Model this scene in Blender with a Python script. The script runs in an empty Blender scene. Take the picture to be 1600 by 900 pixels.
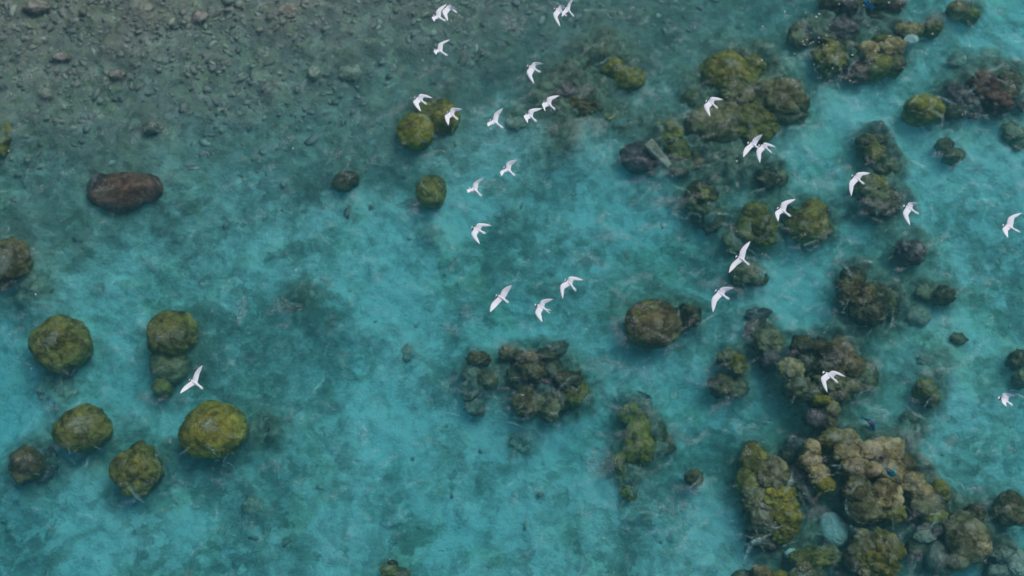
import bpy, bmesh, math, random
import numpy as np
from mathutils import Vector, Matrix

random.seed(7)
R = math.radians
scene = bpy.context.scene
col = scene.collection

# ------------------------------------------------------------------ camera
PITCH = 68.0                       # degrees below the horizon
CAM_H = 18.7
cam_data = bpy.data.cameras.new("camera")
cam = bpy.data.objects.new("camera", cam_data)
col.objects.link(cam)
cam.location = (0.0, -CAM_H / math.tan(R(PITCH)), CAM_H)
cam.rotation_euler = (R(90 - PITCH), 0, 0)
cam_data.angle = R(50)
cam_data.clip_end = 2000
cam_data.dof.use_dof = True           # focused on the birds, the seabed falls a little soft
cam_data.dof.focus_distance = 15.6
cam_data.dof.aperture_fstop = 0.5
scene.camera = cam
FPX = 800 / math.tan(R(25))

# ------------------------------------------------------------------ world, sun, exposure
SUN_EL, SUN_AZ = 55.0, 40.0        # from the upper right of the picture
world = bpy.data.worlds.new("World")
scene.world = world
world.use_nodes = True
wn = world.node_tree
wn.nodes.clear()
sky = wn.nodes.new("ShaderNodeTexSky")
sky.sky_type = 'NISHITA'
sky.sun_disc = False
sky.sun_elevation = R(SUN_EL)
sky.sun_rotation = R(SUN_AZ)
sky.dust_density = 3.0
bg = wn.nodes.new("ShaderNodeBackground")
bg.inputs["Strength"].default_value = 0.098
wo = wn.nodes.new("ShaderNodeOutputWorld")
wn.links.new(sky.outputs[0], bg.inputs[0])
wn.links.new(bg.outputs[0], wo.inputs[0])

sun_data = bpy.data.lights.new("sun", 'SUN')
sun_data.energy = 1.45
sun_data.angle = R(38)
sun_data.color = (1.0, 0.97, 0.93)
sun = bpy.data.objects.new("sun", sun_data)
col.objects.link(sun)
az, el = R(SUN_AZ), R(SUN_EL)
sdir = Vector((math.sin(az) * math.cos(el), math.cos(az) * math.cos(el), math.sin(el)))
sun.rotation_euler = sdir.to_track_quat('Z', 'Y').to_euler()
sun.location = (0, 0, 30)

scene.view_settings.view_transform = 'Standard'
scene.view_settings.look = 'None'
scene.view_settings.exposure = 0.0
scene.view_settings.gamma = 1.0
scene.render.engine = 'CYCLES'
cy = scene.cycles
cy.use_denoising = True
cy.max_bounces = 8
cy.volume_bounces = 1
cy.diffuse_bounces = 3
cy.transparent_max_bounces = 12
cy.sample_clamp_indirect = 4.0

# ------------------------------------------------------------------ helpers
cP, sP = math.cos(R(90 - PITCH)), math.sin(R(90 - PITCH))


def at(px, py, z=0.0):
    """the world point at height z that the photograph (1600 x 900) shows at px, py"""
    dx, dy = (px - 800) / FPX, -(py - 450) / FPX
    wy, wz = dy * cP + sP, dy * sP - cP
    t = (z - cam.location.z) / wz
    return Vector((cam.location.x + dx * t, cam.location.y + wy * t, z))


def px_of(x, y, z):
    """photograph coordinates of world points (numpy)"""
    vx = x - cam.location.x
    vy = y - cam.location.y
    vz = z - cam.location.z
    cx = vx
    cyy = vy * cP + vz * sP
    cz = -vy * sP + vz * cP
    return 800 + FPX * cx / -cz, 450 - FPX * cyy / -cz


def ppm(px, py, z=0.0):
    """pixels (1600 wide) per metre at a point"""
    p = at(px, py, z) - cam.location
    fwd = Vector((0, math.cos(R(PITCH)), -math.sin(R(PITCH))))
    return FPX / p.dot(fwd)


def hash3(ix, iy, iz):
    h = (ix.astype(np.int64) * 374761393 + iy.astype(np.int64) * 668265263 + iz.astype(np.int64) * 2147483647) & 0xffffffff
    h = ((h ^ (h >> 13)) * 1274126177) & 0xffffffff
    h = ((h ^ (h >> 16)) * 2246822519) & 0xffffffff
    return ((h ^ (h >> 15)) & 0xffffff) / float(0xffffff)


def vnoise(p):
    i = np.floor(p)
    f = p - i
    f = f * f * f * (f * (f * 6 - 15) + 10)
    i = i.astype(np.int64)
    out = 0
    for dx in (0, 1):
        wx = f[:, 0] if dx else 1 - f[:, 0]
        for dy in (0, 1):
            wy = f[:, 1] if dy else 1 - f[:, 1]
            for dz in (0, 1):
                wz = f[:, 2] if dz else 1 - f[:, 2]
                out = out + wx * wy * wz * hash3(i[:, 0] + dx, i[:, 1] + dy, i[:, 2] + dz)
    return out * 2 - 1


def fbm(p, octaves=4, gain=0.5, lac=2.03):
    a, s, t = 1.0, 0.0, 0.0
    q = p.copy()
    for k in range(octaves):
        s = s + a * vnoise(q + 17.3 * k)
        t += a
        a *= gain
        q = q * lac
    return s / t


def make_mesh(name, verts, faces, smooth=True):
    """verts n x 3 array, faces m x k array"""
    me = bpy.data.meshes.new(name)
    faces = np.asarray(faces, dtype=np.int32)
    n, (m, k) = len(verts), faces.shape
    me.vertices.add(n)
    me.vertices.foreach_set("co", np.asarray(verts, dtype=np.float32).ravel())
    me.loops.add(m * k)
    me.loops.foreach_set("vertex_index", faces.ravel())
    me.polygons.add(m)
    me.polygons.foreach_set("loop_start", np.arange(0, m * k, k, dtype=np.int32))
    me.polygons.foreach_set("loop_total", np.full(m, k, dtype=np.int32))
    me.update(calc_edges=True)
    if smooth:
        me.polygons.foreach_set("use_smooth", np.ones(m, dtype=bool))
    return me


def attr(me, name, values):
    a = me.attributes.new(name, 'FLOAT', 'POINT')
    a.data.foreach_set("value", np.asarray(values, dtype=np.float32))


def link(name, me, mat, parent=None, loc=None):
    o = bpy.data.objects.new(name, me)
    col.objects.link(o)
    if mat is not None:
        me.materials.append(mat)
    if parent is not None:
        o.parent = parent
    if loc is not None:
        o.location = loc
    return o


def empty(name, loc):
    o = bpy.data.objects.new(name, None)
    o.empty_display_size = 0.2
    col.objects.link(o)
    o.location = loc
    return o


def tag(o, label, cat, group=None):
    o['label'] = label
    o['category'] = cat
    if group:
        o['group'] = group


def ico(sub):
    bm = bmesh.new()
    bmesh.ops.create_icosphere(bm, subdivisions=sub, radius=1.0)
    v = np.array([x.co[:] for x in bm.verts])
    f = np.array([[x.index for x in p.verts] for p in bm.faces])
    bm.free()
    return v, f


ICO = {s: ico(s) for s in (1, 2, 3, 4, 5)}

# ------------------------------------------------------------------ materials


def new_mat(name):
    m = bpy.data.materials.new(name)
    m.use_nodes = True
    nt = m.node_tree
    nt.nodes.clear()
    out = nt.nodes.new("ShaderNodeOutputMaterial")
    return m, nt, out


def noise(nt, scale, detail=4, rough=0.55, dist=0.0, vec=None):
    n = nt.nodes.new("ShaderNodeTexNoise")
    n.inputs["Scale"].default_value = scale
    n.inputs["Detail"].default_value = detail
    n.inputs["Roughness"].default_value = rough
    n.inputs["Distortion"].default_value = dist
    if vec is not None:
        nt.links.new(vec, n.inputs["Vector"])
    return n.outputs["Fac"]


def math_node(nt, op, a, b=None, c=None, clamp=False):
    n = nt.nodes.new("ShaderNodeMath")
    n.operation = op
    n.use_clamp = clamp
    for k, v in enumerate((a, b, c)):
        if v is None:
            continue
        if isinstance(v, (int, float)):
            n.inputs[k].default_value = v
        else:
            nt.links.new(v, n.inputs[k])
    return n.outputs[0]


def ramp(nt, fac, stops, interp='LINEAR'):
    n = nt.nodes.new("ShaderNodeValToRGB")
    r = n.color_ramp
    r.interpolation = interp
    while len(r.elements) < len(stops):
        r.elements.new(0.5)
    for e, (p, c) in zip(r.elements, stops):
        e.position = p
        e.color = (*c, 1.0) if len(c) == 3 else c
    nt.links.new(fac, n.inputs[0])
    return n.outputs[0]


def mix(nt, fac, a, b, mode='MIX'):
    n = nt.nodes.new("ShaderNodeMix")
    n.data_type = 'RGBA'
    n.blend_type = mode
    if isinstance(fac, (int, float)):
        n.inputs[0].default_value = fac
    else:
        nt.links.new(fac, n.inputs[0])
    for k, v in ((6, a), (7, b)):
        if isinstance(v, tuple):
            n.inputs[k].default_value = (*v, 1.0)
        else:
            nt.links.new(v, n.inputs[k])
    return n.outputs[2]


def get_attr(nt, name):
    n = nt.nodes.new("ShaderNodeAttribute")
    n.attribute_name = name
    return n.outputs["Fac"]


def position(nt):
    return nt.nodes.new("ShaderNodeNewGeometry").outputs["Position"]


def mapped(nt, vec, scale=(1, 1, 1), rot=(0, 0, 0)):
    n = nt.nodes.new("ShaderNodeMapping")
    n.inputs["Scale"].default_value = scale
    n.inputs["Rotation"].default_value = rot
    nt.links.new(vec, n.inputs["Vector"])
    return n.outputs[0]


def bump(nt, height, strength, dist=0.05):
    n = nt.nodes.new("ShaderNodeBump")
    n.inputs["Strength"].default_value = strength
    n.inputs["Distance"].default_value = dist
    nt.links.new(height, n.inputs["Height"])
    return n.outputs[0]


def diffuse_out(nt, out, colour, normal=None, rough=0.9, spec=0.15):
    b = nt.nodes.new("ShaderNodeBsdfPrincipled")
    if isinstance(colour, tuple):
        b.inputs["Base Color"].default_value = (*colour, 1)
    else:
        nt.links.new(colour, b.inputs["Base Color"])
    b.inputs["Roughness"].default_value = rough
    b.inputs["Specular IOR Level"].default_value = spec
    if normal is not None:
        nt.links.new(normal, b.inputs["Normal"])
    nt.links.new(b.outputs[0], out.inputs["Surface"])


def coral_mat(name, dark, base, light, pale, bump_scale=14):
    m, nt, out = new_mat(name)
    p = position(nt)
    n1 = noise(nt, 2.6, 5, 0.6, 0.6, p)
    n2 = noise(nt, 9.0, 4, 0.62, 0.4, p)
    f = math_node(nt, 'ADD', math_node(nt, 'MULTIPLY', n1, 0.6), math_node(nt, 'MULTIPLY', n2, 0.4))
    wv_ = nt.nodes.new("ShaderNodeTexNoise")
    wv_.inputs["Scale"].default_value = 4.5
    wv_.inputs["Detail"].default_value = 5
    wv_.inputs["Roughness"].default_value = .65
    nt.links.new(p, wv_.inputs["Vector"])
    ma_ = nt.nodes.new("ShaderNodeVectorMath")
    ma_.operation = 'MULTIPLY_ADD'
    ma_.inputs[1].default_value = (.38, .38, .38)
    nt.links.new(wv_.outputs["Color"], ma_.inputs[0])
    nt.links.new(p, ma_.inputs[2])
    vo = nt.nodes.new("ShaderNodeTexVoronoi")
    vo.inputs["Scale"].default_value = 5.5
    nt.links.new(ma_.outputs[0], vo.inputs["Vector"])
    ve = nt.nodes.new("ShaderNodeTexVoronoi")
    ve.feature = 'DISTANCE_TO_EDGE'
    ve.inputs["Scale"].default_value = 5.5
    nt.links.new(ma_.outputs[0], ve.inputs["Vector"])
    sepc = nt.nodes.new("ShaderNodeSeparateColor")
    nt.links.new(vo.outputs["Color"], sepc.inputs[0])
    f = math_node(nt, 'ADD', f, math_node(nt, 'MULTIPLY', math_node(nt, 'SUBTRACT', sepc.outputs[0], .5), .11))
    crk = math_node(nt, 'MULTIPLY', ve.outputs["Distance"], 9.0, clamp=True)
    c = ramp(nt, f, [(0.38, dark), (0.5, base), (0.60, light)])
    # dead, silted grey tops
    pf = math_node(nt, 'ADD', get_attr(nt, "pale"), math_node(nt, 'MULTIPLY', math_node(nt, 'SUBTRACT', noise(nt, 7, 5, 0.65, 0.8, p), 0.5), 0.9))
    pf = math_node(nt, 'ADD', pf, math_node(nt, 'MULTIPLY', math_node(nt, 'SUBTRACT', sepc.outputs[1], .5), .35))
    pf = math_node(nt, 'MULTIPLY', math_node(nt, 'SUBTRACT', pf, 0.42), 3.0, clamp=True)
    c = mix(nt, math_node(nt, 'MULTIPLY', pf, 0.85), c, pale)
    # small encrusting speckles
    sp = noise(nt, 30, 3, 0.6, 0.0, p)
    sf = math_node(nt, 'MULTIPLY', math_node(nt, 'SUBTRACT', sp, 0.60), 5.0, clamp=True)
    c = mix(nt, math_node(nt, 'MULTIPLY', sf, 0.45), c, tuple(min(1, v * 1.5 + 0.05) for v in light))
    h = math_node(nt, 'ADD', noise(nt, bump_scale, 6, 0.68, 0.2, p), math_node(nt, 'MULTIPLY', crk, .45))
    # living tissue is brighter than the turf between, a fixed lift of the pigment
    c = mix(nt, 1.0, c, (1.66, 1.20, 1.12), 'MULTIPLY')
    diffuse_out(nt, out, c, bump(nt, h, .72, 0.10))
    return m


MAT = {
    'olive':   coral_mat("coral_olive", (.052, .050, .016), (.17, .152, .038), (.29, .24, .065), (.26, .255, .18)),
    'yellow':  coral_mat("coral_yellow_olive", (.085, .078, .018), (.22, .19, .034), (.33, .27, .05), (.28, .275, .18)),
    'brown':   coral_mat("coral_brown", (.050, .036, .018), (.125, .092, .042), (.22, .165, .075), (.23, .205, .155)),
    'dark':    coral_mat("coral_dark", (.020, .022, .014), (.060, .055, .030), (.14, .115, .055), (.19, .175, .125), 20),
    'maroon':  coral_mat("coral_maroon", (.045, .022, .018), (.13, .058, .042), (.24, .12, .08), (.23, .18, .15), 20),
    'greyolive': coral_mat("coral_grey_olive", (.048, .048, .024), (.145, .132, .066), (.26, .23, .125), (.28, .265, .20)),
    'tan':     coral_mat("coral_tan", (.085, .062, .028), (.30, .225, .105), (.52, .39, .21), (.36, .32, .24)),
    'grey':    coral_mat("coral_grey", (.055, .06, .048), (.14, .145, .11), (.24, .24, .185), (.33, .33, .27)),
    'teal':    coral_mat("coral_silted", (.15, .155, .12), (.28, .28, .215), (.38, .37, .29), (.44, .44, .36)),
    'purple':  coral_mat("coral_purple_grey", (.035, .030, .032), (.095, .072, .075), (.18, .14, .135), (.27, .24, .22)),
    'pale':    coral_mat("bleached_rock", (.46, .58, .55), (.50, .63, .60), (.52, .66, .63), (.50, .64, .62)),
    'pink':    coral_mat("rubble_pink", (.14, .11, .09), (.26, .21, .175), (.38, .32, .27), (.46, .40, .34)),
}

# ------------------------------------------------------------------ the seabed
# depth (m), sand cover 0..1 and reach in pixels, where the photograph shows them
DEPTH = [
    (60, 30, .6), (250, 40, .58), (430, 30, .62), (600, 40, .85), (760, 40, 1.0), (60, 150, .8), (250, 150, .85), (430, 150, 1.0),
    (600, 170, 1.35), (760, 170, 1.4), (80, 300, 1.3), (300, 290, 1.5), (460, 280, 1.6), (60, 400, 1.6), (950, 40, 1.2), (1100, 40, 1.3),
    (900, 180, 1.5), (1050, 150, 1.5), (1200, 90, 1.8), (1350, 150, 1.9), (1500, 80, 1.8), (1580, 230, 1.8), (700, 330, 2.0), (900, 330, 2.0),
    (1070, 330, 2.2), (1250, 250, 2.1), (1450, 280, 2.0), (400, 420, 2.0), (200, 430, 2.0), (600, 480, 2.2), (800, 430, 2.1), (960, 480, 2.3),
    (1080, 560, 2.2), (1250, 450, 2.2), (1290, 470, 2.5), (1500, 430, 1.9), (1580, 500, 2.0), (40, 560, 2.4), (190, 570, 2.4), (400, 580, 2.1), (600, 620, 2.2),
    (800, 560, 2.4), (940, 670, 2.6), (1150, 720, 2.5), (1190, 640, 2.3), (1130, 850, 2.1), (1450, 620, 1.9), (1500, 720, 2.0), (1550, 800, 2.4),
    (100, 800, 2.2), (300, 820, 2.2), (500, 780, 2.2), (700, 780, 2.3), (900, 820, 2.1), (1020, 820, 2.0), (1290, 790, 2.5), (1420, 860, 2.4),
    (1230, 650, 2.6), (100, 700, 2.5), (280, 640, 2.4),
]
SAND = [
    (80, 50, .20), (240, 50, .26), (400, 50, .22), (560, 50, .24), (720, 50, .20), (880, 50, .24), (1040, 50, .24), (1180, 60, .30), (1520, 40, .8),
    (80, 150, .30), (240, 150, .30), (400, 150, .32), (560, 150, .30), (700, 120, .20), (880, 120, .18), (1020, 140, .42), (1040, 90, .35), (1190, 90, .45), (1240, 110, .7),
    (1330, 160, .98), (1300, 200, .95), (1425, 105, .8), (1390, 140, .7), (1480, 60, .55), (1560, 60, .75), (1480, 120, .5), (1580, 190, .75), (50, 250, .36), (120, 230, .34), (330, 240, .42), (330, 300, .50), (460, 270, .36), (430, 240, .45),
    (600, 250, .38), (590, 200, .32), (720, 250, .55), (830, 240, .7), (770, 290, .75), (920, 250, .78), (850, 300, .65), (1000, 290, .68), (960, 220, .6), (1040, 300, .75), (1160, 290, .4),
    (1100, 400, .40), (1240, 300, .75), (1260, 240, .92), (1310, 260, .6), (1440, 250, .88), (1420, 300, .8), (1520, 270, .8), (1540, 330, .72), (60, 340, .36), (220, 360, .38), (130, 390, .42), (380, 350, .55), (430, 370, .75),
    (340, 400, .6), (560, 350, .8), (620, 370, .75), (700, 330, .85), (800, 340, .5), (800, 380, .42), (880, 360, .6), (960, 330, .72), (1040, 350, .75), (1330, 360, .4), (1480, 370, .6), (1570, 420, .55), (150, 440, .75), (200, 420, .7),
    (40, 500, .7), (80, 480, .9), (260, 420, .5), (300, 450, .65), (400, 450, .6), (480, 420, .55), (460, 480, .35), (560, 440, .75), (600, 480, .9), (680, 440, .6), (780, 410, .45), (730, 500, .55), (880, 420, .55), (940, 430, .7), (960, 480, .6),
    (1080, 440, .6), (1060, 540, .6), (1230, 420, .95), (1250, 460, .9), (1290, 400, .75), (1480, 500, .85), (1440, 510, .8), (1520, 450, .55), (1580, 480, .6), (10, 560, .85), (180, 540, .85), (170, 500, .6), (190, 600, .75), (350, 530, .4), (360, 600, .45),
    (480, 560, .45), (560, 560, .5), (640, 520, .8), (600, 590, .85), (680, 590, .5), (720, 560, .5), (790, 530, .85), (780, 610, .75), (900, 530, .8), (950, 580, .75), (940, 620, .65), (1090, 600, .85), (1080, 640, .8), (1380, 560, .55), (1340, 520, .7), (1400, 610, .65), (1480, 560, .85), (1470, 640, .7), (1550, 590, .75), (1540, 660, .55),
    (50, 640, .75), (200, 640, .85), (250, 680, .75), (440, 620, .5), (470, 700, .6), (560, 640, .85), (520, 680, .6), (620, 700, .9), (700, 690, .55), (760, 690, .85), (730, 640, .75), (800, 720, .8), (760, 760, .45), (900, 680, .75), (940, 720, .6), (960, 660, .5), (1110, 660, .7), (1130, 700, .45),
    (120, 730, .95), (120, 800, .8), (40, 800, .55), (40, 860, .5), (130, 860, .85), (300, 760, .45), (280, 820, .85), (240, 850, .55), (380, 740, .55), (430, 800, .5), (370, 850, .55), (500, 740, .6), (520, 800, .85), (570, 830, .7), (620, 780, .5), (620, 860, .5), (660, 740, .75), (720, 820, .9), (780, 860, .7), (830, 770, .9), (870, 840, .65), (920, 780, .85), (900, 800, .8),
    (980, 820, .45), (1040, 780, .5), (1060, 860, .65), (1110, 780, .8), (1140, 840, 1.0), (1100, 880, .8), (1240, 860, .4), (1420, 860, .75), (1500, 700, .55), (1460, 690, .6), (1530, 760, .5), (1580, 700, .7), (1550, 740, .45),
]


def field(anchors, px, py, reach, default):
    num = np.full(px.shape, 1e-4 * default)
    den = np.full(px.shape, 1e-4)
    for a in anchors:
        w = np.exp(-((px - a[0]) ** 2 + ((py - a[1]) * 1.15) ** 2) / (2 * reach * reach))
        num += w * a[2]
        den += w
    return num / den


def depth_smooth(x, y):
    px, py = px_of(x, y, np.full_like(x, -1.1))
    return 0.12 + 0.51 * field(DEPTH, np.clip(px, -200, 1800), np.clip(py, -150, 1050), 75.0, 2.1)


def seabed_z(x, y):
    p = np.stack([x, y, np.zeros_like(x)], 1)
    d = depth_smooth(x, y)
    lump = fbm(p * 0.9, 4) * 0.10 + np.maximum(fbm(p * 2.3 + 40, 3), 0) * 0.14
    fine = fbm(p * 7.0 + 9, 3, 0.6) * 0.045
    return -d + lump + fine


def axis(a, b, step, far, ratio=1.25):
    core = list(np.arange(a, b, step))
    lo, hi, s = [], [], step
    x, y = core[0], core[-1]
    while x > -far:
        s *= ratio
        x -= s
        lo.append(x)
    s = step
    while y < far:
        s *= ratio
        y += s
        hi.append(y)
    return np.array(lo[::-1] + core + hi)


def bed_at(px, py):
    p = at(px, py, -1.1)
    d = float(depth_smooth(np.array([p.x]), np.array([p.y]))[0])
    return -d


# ------------------------------------------------------------------ the water: a clear body that takes out red and scatters a little blue-green
m_water, nt, out = new_mat("lagoon_water")
ab = nt.nodes.new("ShaderNodeVolumeAbsorption")
ab.inputs["Color"].default_value = (0.0, 0.855, 0.935, 1)
ab.inputs["Density"].default_value = 0.66
sc_ = nt.nodes.new("ShaderNodeVolumeScatter")
sc_.inputs["Color"].default_value = (0.5, 0.92, 1.0, 1)
sc_.inputs["Density"].default_value = 0.16
sc_.inputs["Anisotropy"].default_value = 0.3
ad = nt.nodes.new("ShaderNodeAddShader")
nt.links.new(ab.outputs[0], ad.inputs[0])
nt.links.new(sc_.outputs[0], ad.inputs[1])
nt.links.new(ad.outputs[0], out.inputs["Volume"])
S = 150.0
v = [(-S, -S, 0), (S, -S, 0), (S, S, 0), (-S, S, 0), (-S, -S, -6), (S, -S, -6), (S, S, -6), (-S, S, -6)]
f = [(0, 1, 2, 3), (7, 6, 5, 4), (0, 4, 5, 1), (1, 5, 6, 2), (2, 6, 7, 3), (3, 7, 4, 0)]
wat = link("water", make_mesh("water", np.array(v, float), f, False), m_water)
wat['kind'] = 'structure'

# ------------------------------------------------------------------ corals
LIBSEED = [100]
LOBES = []


def lobe_mesh(name, px, py, rx, ry, top, kind, sub, origin):
    """one coral lobe: a displaced dome whose skirt runs down into the seabed"""
    LIBSEED[0] += 1
    rng = np.random.RandomState(LIBSEED[0])
    floor = -1.9
    top = 0.27 + 0.45 * top
    s = ppm(px, py, -top)
    a, b = rx / s, ry / s / 0.93
    c = 0.62 * (a + b) * 0.5
    c = min(c, 0.46)
    LOBES.append((*at(px, py, -1.1)[:2], (a + b) / 2, {'dome': .42, 'crack': .7, 'low': .6, 'smooth': 0.0}.get(kind, 1.0) * min(1, (a + b) / .42)))
    if kind == 'ring':
        c *= 0.45
    if kind == 'low':
        c *= 0.38
    ctr = at(px, py, -(top + c * 0.75))
    V, Fc = ICO[sub]
    V = V.copy()
    K = {'dome': 13, 'knob': 20, 'rough': 70, 'ring': 30, 'low': 26, 'crack': 16, 'smooth': 9}[kind]
    D = rng.normal(size=(K, 3))
    D /= np.linalg.norm(D, axis=1)[:, None]
    W = V + 0.22 * np.stack([fbm(V * 2.2 + LIBSEED[0], 3), fbm(V * 2.2 + LIBSEED[0] + 50, 3), fbm(V * 2.2 + LIBSEED[0] + 90, 3)], 1)
    W /= np.linalg.norm(W, axis=1)[:, None]
    ang = np.sort(np.arccos(np.clip(W @ D.T, -1, 1)), axis=1)
    F1, F2 = ang[:, 0], ang[:, 1]
    edge = F2 - F1
    cellr = 2.0 / math.sqrt(K)
    bulge = 1 - np.clip(F1 / cellr, 0, 1.2) ** 2
    n_lo = fbm(V * 1.5 + LIBSEED[0] * 1.7, 3)
    n_hi = fbm(V * 6.0 + LIBSEED[0] * 2.3, 4, 0.6)
    n_lo = n_lo * 1.35
    n_mid = fbm(V * 3.2 + LIBSEED[0] * 5.1, 3, 0.6)
    crack = np.exp(-(edge / .08) ** 2)
    if kind == 'dome':
        r = 1 + .11 * n_lo + .045 * n_mid + .025 * n_hi + .03 * bulge - .03 * crack * (n_mid > -.05)
    elif kind == 'smooth':
        r = 1 + .06 * n_lo + .01 * n_mid
    elif kind == 'crack':
        r = 1 + .12 * n_lo + .06 * n_mid + .05 * n_hi + .08 * bulge - .17 * crack + .05 * n_mid
    elif kind == 'knob':
        r = 1 + .18 * n_lo + .16 * n_mid + .16 * n_hi + .14 * bulge - .08 * crack - .06
    elif kind == 'rough':
        r = 1 + .24 * n_lo + .16 * n_mid + .24 * n_hi + .14 * bulge - .06
    else:
        r = 1 + .24 * n_lo + .20 * n_mid + .16 * n_hi + .08 * bulge
    P = V * r[:, None]
    if kind == 'ring':
        rad = np.hypot(P[:, 0], P[:, 1])
        up = P[:, 2] > 0
        P[up, 2] *= (0.35 + 0.65 * np.clip((rad[up] / .72) ** 3, 0, 1.2))
    zz = P[:, 2]
    dn = zz < 0
    depth_down = (ctr.z - floor)
    P[:, 0] *= a
    P[:, 1] *= b
    P[:, 2] = np.where(dn, zz * depth_down, zz * c)
    taper = np.where(dn, 1 - 0.28 * np.clip(-zz * 1.6, 0, 1), 1.0)
    P[:, 0] *= taper
    P[:, 1] *= taper
    th = rng.uniform(-.35, .35)
    ct, st = math.cos(th), math.sin(th)
    if abs(a - b) < .35 * a:
        P[:, 0], P[:, 1] = P[:, 0] * ct - P[:, 1] * st, P[:, 0] * st + P[:, 1] * ct
    P += np.array((ctr - origin)[:])
    me = make_mesh(name, P, Fc)
    amount = {'dome': .10, 'crack': .12, 'knob': .22, 'rough': .12, 'ring': .75, 'low': .3, 'smooth': .2}[kind]
    up = np.clip(V[:, 2], 0, 1)
    if kind == 'ring':
        pale = np.clip(1.35 - np.hypot(V[:, 0], V[:, 1]) / .55, 0, 1) * up
    else:
        pale = amount + .55 * up ** 2 * (0.45 + 1.3 * fbm(V * 2.0 + LIBSEED[0] * 3.1, 3))
    attr(me, "pale", pale)
    return me


def coral(name, label, cat, lobes, mat='olive', kind='dome', group=None):
    """lobes: (px, py, rx, ry, top depth[, mat[, kind]])"""
    x0 = sum(l[0] for l in lobes) / len(lobes)
    y0 = sum(l[1] for l in lobes) / len(lobes)
    base = at(x0, y0, bed_at(x0, y0))
    if len(lobes) > 1:
        root = empty(name, base)
        for l in lobes:
            mt = l[5] if len(l) > 5 else mat
            kd = l[6] if len(l) > 6 else kind
            me = lobe_mesh("coral_lobe", *l[:5], kd, 5 if max(l[2], l[3]) > 26 else 4, base)
            link("coral_lobe", me, MAT[mt], root)
    else:
        l = lobes[0]
        mt = l[5] if len(l) > 5 else mat
        kd = l[6] if len(l) > 6 else kind
        me = lobe_mesh(name, *l[:5], kd, 5 if max(l[2], l[3]) > 22 else 4, base)
        root = link(name, me, MAT[mt], None, base)
    tag(root, label, cat, group)
    return root


G = "rounded coral heads on the sand"
CH, CB, RK = "coral", "coral_colony", "boulder"
C, K_ = "coral head", "coral reef"
# --- left side
coral(CH, "olive coral head with a small pale star-shaped scar on top, left of the picture", C, [(95, 538, 49, 42, .55)], 'olive', 'dome', G)
coral(CB, "rounded brown-olive coral head with a darker sunken lobe hanging off its lower side", C,
      [(268, 521, 40, 35, .6, 'olive', 'dome'), (266, 568, 31, 30, 1.15, 'greyolive', 'dome')], 'olive', 'dome', G)
coral(CH, "tiny yellow-olive coral knob just left of the lowest-left flying tern", C, [(252, 604, 16, 12, 1.2, 'olive')], 'olive', 'dome', G)
coral(CH, "broad brownish coral head directly above the cracked dark-olive one", C, [(128, 670, 46, 33, .55, 'olive', 'dome')], 'olive', 'dome', G)
coral(CB, "small grey-brown cracked coral head ringed by a low faint shelf, lower left corner", C,
      [(40, 725, 26, 26, .75, 'brown', 'crack'), (60, 727, 30, 27, 1.7, 'purple', 'low')], 'brown', 'crack', G)
coral(CH, "dark olive coral head split by deep black cracks, lower left", C, [(213, 733, 40, 38, .6, 'olive', 'crack')], 'olive', 'crack', G)
coral(CH, "largest and brightest green-olive coral dome at lower left, smooth", C, [(334, 674, 53, 43, .45, 'yellow')], 'yellow', 'dome', G)
coral(CB, "small grey knobbly coral clump touching the right of the biggest green dome", C,
      [(416, 663, 18, 14, 1.7, 'grey', 'knob'), (398, 676, 16, 11, 1.75, 'grey', 'low'), (424, 682, 15, 10, 1.75, 'grey', 'knob')], 'grey', 'knob')
coral(CH, "broad reddish-brown sunken boulder alone on grey rubble, upper left", RK, [(192, 302, 52, 33, .62, 'maroon', 'dome'), (228, 294, 26, 22, .72, 'maroon', 'dome'), (158, 290, 22, 20, .75, 'purple', 'dome')], 'maroon', 'dome')
coral(CH, "ring-shaped coral with dead grey centre cut by the left edge", C, [(4, 412, 37, 38, .6, 'brown', 'ring')], 'brown', 'ring')
coral(CH, "small pale grey low coral disc beside the ring-shaped coral at left edge", C, [(56, 460, 23, 18, 1.35, 'grey', 'ring')], 'grey', 'ring')
coral(CH, "olive coral with a grey top cut by the left edge on rubble", C, [(4, 215, 17, 27, .6, 'olive', 'ring')], 'olive', 'ring')
coral(CB, "faint grey-green low coral mounds below the star-scarred head", C, [(78, 603, 18, 20, 1.8, 'teal', 'low'), (102, 610, 20, 16, 1.85, 'teal', 'low')], 'teal', 'low')
coral(CB, "twin olive coral heads touching each other beneath two flying terns", C, [(650, 204, 31, 28, .45, 'yellow'), (692, 183, 27, 27, .5, 'olive'), (664, 170, 18, 12, .7, 'olive')], 'olive', 'dome', G)
coral(CH, "single olive-brown round coral head on the sand, upper middle", C, [(673, 298, 25, 24, .7, 'olive')], 'olive', 'dome', G)
coral(CH, "small dark brown coral stub left of the single round head", C, [(540, 283, 22, 15, .95, 'dark', 'dome')], 'dark', 'dome')
coral(CB, "small grey coral clump on sand lower left of a gliding tern", C, [(683, 371, 15, 12, 1.7, 'grey', 'knob'), (664, 372, 8, 7, 1.75, 'grey', 'low')], 'grey', 'knob')
coral(CB, "flat grey rubble mound alone in the left-centre sand", RK, [(478, 462, 20, 12, 1.75, 'teal', 'low'), (462, 474, 18, 10, 1.8, 'grey', 'low')], 'teal', 'low')
coral(CH, "tiny grey coral lump alone on bottom-left sand", C, [(396, 790, 16, 13, 1.85, 'teal', 'low')], 'grey', 'low')
coral(CH, "faint olive coral mound right of a tern with a raised wing", C, [(806, 192, 17, 13, 1.1, 'teal', 'low')], 'greyolive', 'low')
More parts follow.
